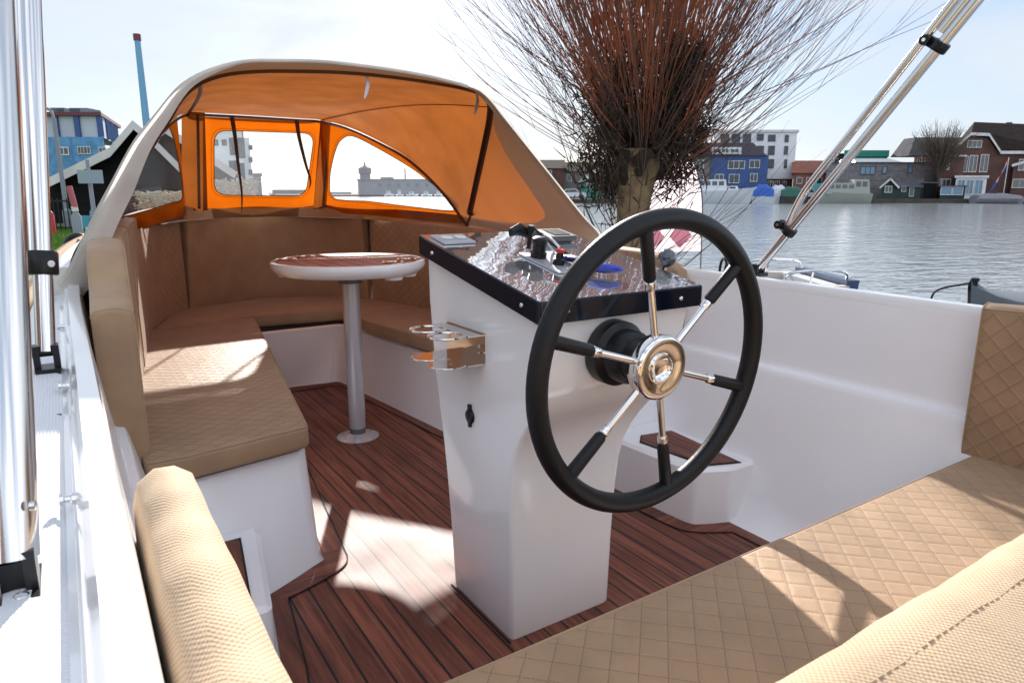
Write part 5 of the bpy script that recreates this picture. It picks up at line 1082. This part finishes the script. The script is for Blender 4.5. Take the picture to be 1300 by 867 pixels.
# blue plant
t = building('blue_factory', 'light blue clad factory with a glazed red-edged upper storey', 'factory', 40, 146, 174, 300, 60, 18, G['lblue'], None, [(75,86,188,196,1),(99,106,187,195,1),(107,114,187,195,1),(126,134,188,195,1)], zb=.1)
ua, z0 = UZ(40,174,60); ub, _ = UZ(128,174,60); _, z1 = UZ(80,147,60); _, z2 = UZ(80,142.5,60); uc, _ = UZ(150,174,72)
b = EB(); b.add([(ua,60.3,z0),(ub,60.3,z0),(uc,72,z0),(ua,72,z0),(ua,60.3,z1),(ub,60.3,z1),(uc,72,z1),(ua,72,z1)], [(0,1,5,4),(1,2,6,5),(2,3,7,6),(3,0,4,7),(4,5,6,7)]); up_ = b.build('upper_storey', simple('grey_panels', (.42,.48,.55), .5, noise=.1, nscale=.3), t, smooth=False)
b = EB(); b.add([(ua,59.9,z1),(ub+.3,59.9,z1),(uc+.4,72,z1),(ua,72,z1),(ua,59.9,z2),(ub+.3,59.9,z2),(uc+.4,72,z2),(ua,72,z2)], [(0,1,5,4),(1,2,6,5),(2,3,7,6),(4,5,6,7),(3,2,1,0)]); b.build('fascia', simple('maroon_fascia', (.12,.03,.045), .6), t, smooth=False)
for x in (70,97,126): u_ = UZ(x,160,60.1)[0]; EB().box((u_-.22,60.1,z0), (u_+.22,60.28,z1)).build('blue_column', G['blue'], t, smooth=False)
for k in range(1, 4): q = Vector((ub,60.3)).lerp(Vector((uc,72)), k/4); EB().box((q.x+.05,q.y-.3,z0), (q.x+.22,q.y+.3,z1)).build('blue_column', G['blue'], t, smooth=False)
b = EB()
for (x, w2) in ((72,3),(84,6),(99,4)): u_, zz_ = UZ(x,136+w2*.3,63); b.box((u_-.2*w2,63,z2), (u_+.2*w2,65,zz_))
b.build('roof_plant', G['far'], t, smooth=False)
t = ething('chimney_stack', 'tall slim blue chimney with dark red tip beside the hood', 'chimney', UZ(196,250,95)[0], 95, .1); u, zt = UZ(181,52,95); u0, _ = UZ(196,250,95)
u = u0; b = EB(); b.lathe([(0,0),(.55,0),(.36,zt-.1),(0,zt-.1)], (u,95,.1), (0,0,1), 20); b.build('stack', simple('chimney_blue', (.14,.34,.52), .5), t); b = EB(); b.lathe([(0,0),(.46,0),(.46,.8),(0,.8)], (u,95,zt), (0,0,1), 20); b.build('tip', simple('dark_red_paint', (.16,.03,.05), .6), t)
# lamp posts, sign, fence, small things on the grass
def post(label, x, yb, yt, d, r, cat='lamp post', name='lamp_post', mat=None, arm=None):
    u, _ = UZ(x, yb, d); zt = UZ(x, yt, d)[1]; t = ething(name, label, cat, u, d, .1); b = EB(); b.lathe([(0,0),(r*1.8,0),(r*1.8,.5),(r,.56),(r*.8,zt-.1),(0,zt-.1)], (u,d,.1), (0,0,1), 12); b.build('post', mat or G['galv'], t)
    return t, u, zt
t, u, zt = post('tall grey lamp post in front of the barn, nearest the steel poles', 87, 288, 150, 18, .055)
b = EB(); b.tube(crom([(u,18,zt-.05),(u-.06,18,zt+.18),(u-.32,18,zt+.28)], 8), .035, 8); b.build('lamp_arm', G['galv'], t); b = EB(); b.tube([(u-.30,18,zt+.28),(u-.45,18,zt+.29),(u-.62,18,zt+.27)], [.04,.075,.04], 10, sq=(.5,1)); b.build('lamp_head', M['dsteel'], t)
t, u, zt = post('grey post carrying a blank pale traffic sign in front of the barn', 121, 286, 203, 17, .05, 'sign post', 'sign_post')
ua, za = UZ(100,233,16.9); ub, zb_ = UZ(129,216,16.9); b = EB(); b.box((ua,16.88,za), (ub,16.92,zb_)); b.build('sign_panel', simple('sign_back_grey', (.28,.36,.42), .5), t, smooth=False)
t, u, zt = post('short leaning post with a red and white top on the grass', 100, 302, 262, 14, .05, 'marker post', 'marker_post')
b = EB(); b.lathe([(0,0),(.055,0),(.055,.42),(0,.42)], (u,14,zt-.02), (-.15,0,1), 12); b.build('red_top', simple('faded_red', (.40,.10,.12), .6), t); b = EB(); b.lathe([(0,0),(.058,0),(.058,.1),(0,.1)], (u,14,zt-.10), (-.15,0,1), 12); b.build('white_band', G['trim'], t)
ua, za = UZ(103,290,16.2); ub, zb_ = UZ(131,274,16.2); t = ething('banner', 'light blue banner with red lettering hung on the fence by the barn', 'banner', (ua+ub)/2, 16.2, za); b = EB(); b.box((ua,16.18,za), (ub,16.22,zb_)); bn = b.build('banner_cloth', simple('banner_blue', (.05,.32,.45), .6), t, smooth=False)
b = EB(); um = (ua+ub)/2; zz_ = (za+zb_)/2
b.tube(crom([(um-.06,16.165,zz_+.05),(um-.02,16.165,zz_+.06),(um-.04,16.165,zz_-.05),(um,16.165,zz_-.04),(um+.02,16.165,zz_+.02),(um+.04,16.165,zz_-.05),(um+.07,16.165,zz_),(um+.1,16.165,zz_-.04),(um+.14,16.165,zz_+.02)], 30), .010, 5); b.build('lettering', simple('lettering_red', (.5,.06,.10), .6), bn)
t = ething('iron_fence', 'dark iron railing fence along the grass before the barn', 'fence', UZ(90,290,17)[0], 17, .1)
for (x0, x1) in ((30,101),(133,200)):
    ua = UZ(x0,290,17)[0]; ub = UZ(x1,290,17)[0]; b = EB(); z1 = .1+.78
    b.box((ua,16.98,z1-.04), (ub,17.02,z1)); b.box((ua,16.98,.2), (ub,17.02,.24)); k = int((ub-ua)/.11)
    for q in range(k+1): u = ua+(ub-ua)*q/k; b.box((u-.010,16.99,.1), (u+.010,17.01,z1+.05))
    b.build('railing', M['black'], t, smooth=False)
t, u, zt = post('small red post at the left end of the fence', 65, 292, 268, 15.5, .05, 'marker post', 'marker_post', simple('post_red', (.45,.03,.04), .5))
uq, zq = UZ(97,311,10.5); b = EB(); b.tube([(uq+.14*math.cos(k*math.pi/12), 10.5+.04*math.sin(k*math.pi/12), .27+.14*math.sin(k*math.pi/12)) for k in range(24)], .065, 12, closed=True); b.build('rubber_tyre', M['black'], None, ('black rubber tyre standing on the grass beyond the bow', 'tyre'))
# grass, reeds
rnd = random.Random(3)
b = MB()
for k in range(16000):
    px_ = rnd.uniform(20, 215); d = rnd.uniform(8.5, 20)**1.0
    q = W3((px_-650)/888*d, d, .1); 
    if q.x > -1.05+(max(0, q.y-5)*.25): continue
    h = rnd.uniform(.05,.13); a = rnd.uniform(0, 6.28); wv_ = Vector((math.cos(a), math.sin(a), 0))*.012; tip = Vector((rnd.uniform(-.05,.05), rnd.uniform(-.05,.05), h))
    b.add([q-wv_, q+wv_, q+tip], [(0,1,2)])
b.build('grass', simple('spring_grass', (.10,.22,.02), .8, noise=.3, nscale=1), None, smooth=False)['kind'] = 'stuff'
bpy.data.objects['grass']
def reeds(x0, x1, d0, d1, n, hmax):
    b = MB()
    for k in range(n):
        px_ = rnd.uniform(x0, x1); d = rnd.uniform(d0, d1); q = W3((px_-650)/888*d, d, .05); h = hmax*rnd.uniform(.55,1); ln_ = Vector((rnd.uniform(-.2,.2), rnd.uniform(-.2,.2), 0))
        b.tube([q, q+ln_*.4+Vector((0,0,h*.6)), q+ln_+Vector((0,0,h))], [.008,.006,.003], 3, cap=False)
        p_ = q+ln_+Vector((0,0,h)); dr_ = Vector((rnd.uniform(-.15,.15), rnd.uniform(-.15,.15), -.02)); b.tube([p_-Vector((0,0,.10)), p_, p_+dr_], [.006,.028,.004], 4, cap=False)
    return b
o = reeds(180, 262, 16, 20, 900, 1.05).build('reeds', simple('dry_reed', (.46,.38,.29), .9, noise=.15), None); o['kind'] = 'stuff'
o = reeds(262, 322, 24, 34, 1300, 1.5).build('reeds', simple('dry_reed_pale', (.42,.37,.31), .9, noise=.15), None); o['kind'] = 'stuff'
# ---- pollard willow on the starboard side
DT = 8.0
uT, _ = UZ(802, 280, DT); wt = ething('pollard_willow', 'leafless pollard willow with dark knob and reddish shoots beside the boat', 'tree', uT, DT, -.3)
bark = simple('willow_bark', (.20,.14,.075), .95, noise=.45, nscale=7, bump=1.0, bscale=18)
b = EB(); n = 28; rows = []
for k, (z, r, du) in enumerate(((-.4,.36,-.02),(-.1,.27,-.01),(.3,.225,.0),(.7,.20,-.01),(1.0,.215,.0),(1.2,.25,.02),(1.4,.30,.03),(1.55,.26,.03))):
    r *= .86; rows.append([(uT+du+r*(1+.10*math.sin(3*a+z*2)+.07*math.sin(7*a-z*5))*math.cos(a), DT+r*(1+.10*math.sin(3*a+z*2))*math.sin(a), z) for a in [j*2*math.pi/n for j in range(n)]])
b.grid(rows, closed=True); b.f.append(tuple((len(rows)-1)*n+j for j in range(n))); b.build('trunk', bark, wt)
rt = random.Random(11)
K0 = Vector((UZ(820,170,DT)[0], DT, 1.72))
def shoot(b, s_, dr, ln_, r0, seg=9, curl=.5, up=.6, n=3):
    P = [s_.copy()]; d_ = dr.normalized(); st = ln_/seg
    w1 = Vector((rt.uniform(-1,1), rt.uniform(-1,1), rt.uniform(-1,1)))*.10
    for k in range(seg):
        d_ = (d_+Vector((0,0,up*.085))+w1*curl*.5+Vector((rt.uniform(-1,1), rt.uniform(-1,1), rt.uniform(-1,1)))*.045).normalized(); P.append(P[-1]+d_*st)
    b.tube(P, [r0*(1-.86*k/seg) for k in range(seg+1)], n, cap=False); return P
b = EB()
# gnarled heads
knob = simple('gnarled_dark_bark', (.030,.019,.011), .95, noise=.4, nscale=9, bump=1.0, bscale=22)
kb = EB()
for k in range(26):
    a = rt.uniform(0, 6.28); s_ = Vector((uT, DT, rt.uniform(.8,1.4))); zc = rt.uniform(1.35, 2.3); rr = .62*(1 if zc > 1.6 else .7)
    e = Vector((K0.x+math.cos(a)*rr*rt.uniform(.2,.9), DT+math.sin(a)*.5, zc)); P = crom([s_, s_.lerp(e, .5)+Vector((rt.uniform(-.1,.1), rt.uniform(-.1,.1), .05)), e], 8)
    kb.tube(P, [.085,.075,.065,.06,.055,.06,.075,.05], 7)
clump = []
for k in range(30):
    z = rt.uniform(-.60, .62); a = rt.uniform(0, 6.28); rr = rt.uniform(.2, .60)*(1-.35*max(0, z))*(1-.55*min(1, max(0, -z-.25)/.45))
    clump.append((Vector((math.cos(a)*rr*1.1, math.sin(a)*rr*.8, z)), rt.uniform(.07, .17)))
for k in range(16): clump.append((Vector((rt.uniform(-.42, .42), rt.uniform(-.45, .1), rt.uniform(-.12, .72))), rt.uniform(.10, .18)))
for k in range(6600):
    c_, sg_ = clump[k % 46]; a = rt.uniform(0, 6.28)
    p_ = K0+c_+Vector((rt.gauss(0, sg_), rt.gauss(0, sg_), rt.gauss(0, sg_*1.15))); 
    if z < -.2 and abs(p_.x-uT) < .24 and p_.y < DT+.05 and rt.random() < .93: continue
    dr = Vector((math.cos(a)*rt.uniform(-.3,1), math.sin(a)*rt.uniform(-.3,1), rt.uniform(-.5,1))).normalized()*rt.uniform(.08,.26)
    kb.tube([p_, p_+dr*.5+Vector((rt.uniform(-.02,.02), 0, rt.uniform(-.02,.03))), p_+dr], [rt.uniform(.005,.014), .007, .002], 3, cap=False)
kb.build('gnarled_head', knob, wt)
red = simple('willow_shoot_bark', (.27,.075,.024), .6, noise=.35, nscale=1.5); grey = simple('thin_twig_bark', (.085,.045,.035), .8)
for k in range(430):
    fan = rt.gauss(0, 1); el = R(abs(rt.gauss(0, 22))+1 if k % 4 else rt.uniform(28, 72))   # lean from vertical
    el = min(el, R(88)); a = rt.uniform(0, 2*math.pi); base = K0+Vector((math.sin(el)*math.cos(a)*.55, math.sin(el)*math.sin(a)*.45, rt.uniform(-.55,.75)*(1-.3*math.sin(el)))) if el > R(35) else K0+Vector((rt.uniform(-.60,.60), rt.uniform(-.45,.45), rt.uniform(.1,.85)))
    if el > R(35): dr = Vector((math.sin(el)*math.cos(a), math.sin(el)*math.sin(a), math.cos(el)))
    else:
        dx = (base.x-K0.x)/.62; dr = Vector((dx*.46+rt.uniform(-.24,.24), rt.uniform(-.4,.4), 1))
    ln_ = rt.uniform(1.8, 3.6) if el > R(35) else rt.uniform(3.2, 6.2)
    P = shoot(b, base, dr, ln_, rt.choice((.004,.005,.006,.008,.011)), 10, .5, rt.uniform(.3,1.0) if el > R(45) else .3)
    for q in range(rt.choice((0,0,1,2))):
        i_ = rt.randint(2, 7); shoot(b, P[i_], (P[i_+1]-P[i_]).normalized()+Vector((rt.uniform(-.4,.4), rt.uniform(-.4,.4), .1)), ln_*rt.uniform(.25,.5), .0035, 5, .8, .4)
for k in range(120):   # the longest rods, leaning out as they rise
    base = K0+Vector((rt.uniform(-.5,.5), rt.uniform(-.4,.4), rt.uniform(.2,.8))); dx = rt.uniform(-.62, .45)
    shoot(b, base, Vector((dx, rt.uniform(-.3,.3), 1)), rt.uniform(4.5, 7.5), rt.uniform(.006,.010), 12, .35, .15)
b.build('shoots', red, wt)
b = EB()
for k in range(270):
    a = rt.uniform(0, 2*math.pi); el = R(rt.uniform(30, 78)); z = rt.uniform(-.45, .6)
    base = K0+Vector((math.cos(a)*.5, math.sin(a)*.4, z)); dr = Vector((math.sin(el)*math.cos(a), math.sin(el)*math.sin(a)*.8, math.cos(el)))
    P = shoot(b, base, dr, rt.uniform(1.4, 3.2), rt.uniform(.0035,.007), 9, .8, rt.uniform(.5,1.1))
    for q in range(2):
        p_ = P[rt.randint(3, 8)]; shoot(b, p_, (P[-1]-P[0])+Vector((rt.uniform(-1,1), rt.uniform(-1,1), rt.uniform(0,1.4))), rt.uniform(.4,1.0), .0028, 4, 1, 1)
for k in range(60):   # suckers from the trunk foot
    a = rt.uniform(0, 2*math.pi); base = Vector((uT+.2*math.cos(a), DT+.2*math.sin(a), rt.uniform(-.1,1.1))); shoot(b, base, Vector((math.cos(a)*1.0+.35, math.sin(a)*.6, rt.uniform(.4,1.4))), rt.uniform(1.0, 2.6), rt.uniform(.004,.009), 8, .6, .7)
b.build('twigs', grey, wt)
# ---- white and pink sail banner beyond the willow
ua, z0 = UZ(889,332,9.6); ub, zt = UZ(872,192,9.6)
t = ething('beach_flag', 'tall white feather banner with pink diamonds behind the willow', 'banner', ua, 9.6, -.3)
b = EB(); pole = crom([(ua+.02,9.6,-.35),(ua,9.6,.4),(ua-.04,9.6,1.1),(UZ(872,192,9.6)[0],9.6,1.72),(UZ(862,175,9.6)[0],9.6,1.92)], 30); b.tube(pole, .009, 8); b.build('banner_pole', M['dsteel'], t)
fab, tt, p, N_, L_ = new('thin_white_banner'); p.inputs['Base Color'].default_value = (.72,.66,.70,1); p.inputs['Roughness'].default_value = .9; p.inputs['Transmission Weight'].default_value = 0
dd = N_.new('ShaderNodeBsdfTranslucent'); dd.inputs[0].default_value = (.9,.78,.84,1); ms = N_.new('ShaderNodeMixShader'); ms.inputs[0].default_value = .5; L_.new(p.outputs[0], ms.inputs[1]); L_.new(dd.outputs[0], ms.inputs[2]); L_.new(ms.outputs[0], N_['Material Output'].inputs['Surface'])
def bpt(s_, v_):   # s_ 0 pole..1 free edge, v_ 0 bottom..1 top
    q = pole[int(6+v_*22)]; wdt = .95*(math.sin(min(1, (1-v_)*1.35+.02)*math.pi/2)); return (q.x-wdt*s_, 9.6+.05*math.sin(s_*5+v_*4), q.z-.04*s_)
b = EB(); b.grid([[bpt(i/14, j/40) for i in range(15)] for j in range(41)]); cl = b.build('banner_cloth', fab, t)
def fabc(n_, c, c2):
    m, tt, p, N_, L_ = new(n_); p.inputs['Base Color'].default_value = (*c, 1); p.inputs['Roughness'].default_value = .9; dd = N_.new('ShaderNodeBsdfTranslucent'); dd.inputs[0].default_value = (*c2, 1); ms = N_.new('ShaderNodeMixShader'); ms.inputs[0].default_value = .5
    L_.new(p.outputs[0], ms.inputs[1]); L_.new(dd.outputs[0], ms.inputs[2]); L_.new(ms.outputs[0], N_['Material Output'].inputs['Surface']); return m
pk = fabc('pink_print', (.72,.38,.46), (.85,.52,.60)); pp_ = fabc('mauve_print', (.42,.25,.48), (.6,.42,.66))
for (s0, v0, hs, hv, mt) in ((.30,.02,.17,.16,pk),(.72,.02,.17,.16,pk),(.50,.62,.13,.20,pp_),(.85,.50,.12,.16,pp_)):
    for off_ in (-.008, .008):
        b = EB(); q = [(s0-hs, v0+hv*.5), (s0, v0), (s0+hs, v0+hv*.5), (s0, v0+hv*1.1)]; R_ = []
        for i in range(9): R_.append([])
        for i in range(9):
            for j in range(9):
                a, c = i/8, j/8; s_ = (q[0][0]*(1-a)+q[1][0]*a)*(1-c)+(q[3][0]*(1-a)+q[2][0]*a)*c; v_ = (q[0][1]*(1-a)+q[1][1]*a)*(1-c)+(q[3][1]*(1-a)+q[2][1]*a)*c
                pt = pole[0]; vi = min(max(v_, 0), .99)*22+6; i0 = int(vi); fr_ = vi-i0; pq = pole[i0].lerp(pole[min(i0+1, 29)], fr_); wdt = .95*(math.sin(min(1, (1-min(max(v_,0),1))*1.35+.02)*math.pi/2))
                R_[i].append((pq.x-wdt*s_, 9.6+.05*math.sin(s_*5+v_*4)+off_, pq.z-.04*s_))
        b.grid(R_); b.build('diamond', mt, cl)
# ---- open boat moored just outboard
def openboat(x0, x1, d, zt, label):
    ua = UZ(x0, 352, d)[0]; ub = UZ(x1, 352, d)[0]; t = ething('open_boat', label, 'boat', (ua+ub)/2, d, WATER); n = 16
    rows = []
    for k in range(n+1):
        s_ = k/n; u = ua+(ub-ua)*s_; w_ = .62*(1-.55*max(0, .35-s_)/.35)
        rows.append([(u,d-w_*.8,WATER-.05),(u,d-w_,zt-.03),(u,d-w_,zt),(u,d-w_+.09,zt),(u,d-w_+.11,zt-.28),(u,d+w_-.11,zt-.28),(u,d+w_-.09,zt),(u,d+w_,zt),(u,d+w_*.8,WATER-.05)])
    b = EB(); b.grid(rows); b.build('hull', G['cream'], t, angle=40)
    b = EB(); b.add([(ub,d-.62,WATER),(ub+.10,d-.6,zt+.05),(ub+.10,d+.6,zt+.05),(ub,d+.62,WATER),(ub-.06,d-.62,WATER),(ub-.02,d-.6,zt+.05),(ub-.02,d+.6,zt+.05),(ub-.06,d+.62,WATER)], [(0,1,2,3),(7,6,5,4),(0,4,5,1),(2,6,7,3),(1,5,6,2)]); b.build('transom', simple('navy_paint', (.03,.06,.13), .4), t, smooth=False)
    b = EB(); b.box((ua+(ub-ua)*.28,d-.5,zt-.25), (ua+(ub-ua)*.48,d+.5,zt-.08)); b.build('bench', simple('teal_cushion', (.08,.20,.24), .6), t, smooth=False)
    b = EB(); b.box((ua+(ub-ua)*.82,d-.5,zt-.25), (ub-.06,d+.5,zt+.0)); b.build('engine_box', G['boatwhite'], t, smooth=False)
    for k in (-1, 1):
        b = EB(); b.tube(crom([(ua+(ub-ua)*.45,d+.57*k,zt),(ua+(ub-ua)*.5,d+.57*k,zt+.11),(ua+(ub-ua)*.75,d+.57*k,zt+.14),(ub-.02,d+.55*k,zt+.12),(ub+.02,d+.5*k,zt)], 20), .014, 8); b.tube([(ua+(ub-ua)*.68,d+.57*k,zt),(ua+(ub-ua)*.70,d+.57*k,zt+.13)], .011, 6); b.build('hand_rail', M['chrome'], t)
    b = EB(); uw = ua+(ub-ua)*.04; b.tube([(uw+.03*math.cos(a*.3927)*.3,d-.2+.16*math.cos(a*.3927),zt+.06+.16*math.sin(a*.3927)) for a in range(16)], .014, 8, closed=True); b.tube([(uw,d-.2,zt-.1),(uw,d-.2,zt+.06)], .012, 6)
    for a in (0,2.1,4.2): b.tube([(uw,d-.2,zt+.06),(uw,d-.2+.16*math.cos(a),zt+.06+.16*math.sin(a))], .008, 6)
    b.build('boat_wheel', M['black'], t)
    return t
_, zb1 = UZ(1000, 353, 7.0)
openboat(905, 1042, 7.0, zb1, 'small cream open boat with rails and navy stern moored outside the gunwale')
# dark boat bow with mooring line at the right edge
t = ething('dark_boat', 'dark boat bow under a grey cover at the right edge with a mooring line', 'boat', UZ(1310,380,5.0)[0], 5.0, WATER)
ua, zt = UZ(1275,380,5.0); _, ztip = UZ(1275,371,5.0); ub = UZ(1460,380,5.0)[0]
b = EB(); rows = []
for k in range(11):
    s_ = k/10; u = ua+(ub-ua)*s_; w_ = .02+.55*math.sqrt(s_); z_t = ztip-.10*min(1, s_*4)**.5-.02*s_; rows.append([(u+.10*(1-s_),5.4-w_*.7,WATER-.05),(u,5.4-w_,z_t-.02),(u,5.4-w_*.95,z_t),(u,5.4,z_t+.05),(u,5.4+w_*.95,z_t),(u,5.4+w_,z_t-.02),(u+.10*(1-s_),5.4+w_*.7,WATER-.05)])
b.grid(rows); b.build('hull', simple('slate_cover', (.10,.12,.14), .6), t)
b = EB(); b.lathe([(0,0),(.022,0),(.022,.05),(.03,.055),(.03,.075),(0,.08)], (ua+.04,5.4,ztip-.02), (0,0,1), 12); b.build('bow_post', M['black'], t)
b = EB(); ue, ze = UZ(1180,388,5.55); b.tube(crom([(ua+.03,5.4,ztip+.02),(ua-.22,5.45,ztip-.05),(ue,5.55,ze)], 24), .008, 6); b.build('mooring_line', M['black'], t)

# ---- unseen brick warehouses, added only to give the polished tubes something to reflect
def added_warehouse(x0, x1, y0, y1, h, label, nw):
    t = thing('warehouse', label, 'warehouse', ((x0+x1)/2, (y0+y1)/2, .1), 'brick warehouses along the port quay')
    MB().box((x0,y0,.1), (x1,y1,h)).build('wall', G['brick'], t, smooth=False)
    b = MB(); xm = (x0+x1)/2; b.add([(x0-.3,y0-.3,h),(x1+.3,y0-.3,h),(x1+.3,y1+.3,h),(x0-.3,y1+.3,h),(xm,y0-.3,h+2.6),(xm,y1+.3,h+2.6)], [(0,1,4),(1,2,5,4),(2,3,5),(3,0,4,5),(3,2,1,0)]); b.build('roof', G['dtile'], t, smooth=False)
    for k in range(nw):
        yc = y0+(y1-y0)*(k+.5)/nw
        for zc in (1.7, 4.4):
            f = MB(); f.box((x1+.002,yc-.65,zc-.75), (x1+.09,yc+.65,zc+.75)); o = f.build('window', G['trim'], t, smooth=False)
            MB().box((x1+.09,yc-.56,zc-.66), (x1+.10,yc+.56,zc+.66)).build('pane', G['glass'], o, smooth=False)
added_warehouse(-26, -18, -16, 4.0, 6.2, 'dark brick warehouse with white windows on the port quay, nearest the boat', 5)
added_warehouse(-24, -14, -44, -26, 7.0, 'taller brick warehouse on the port quay, behind the viewer', 5)
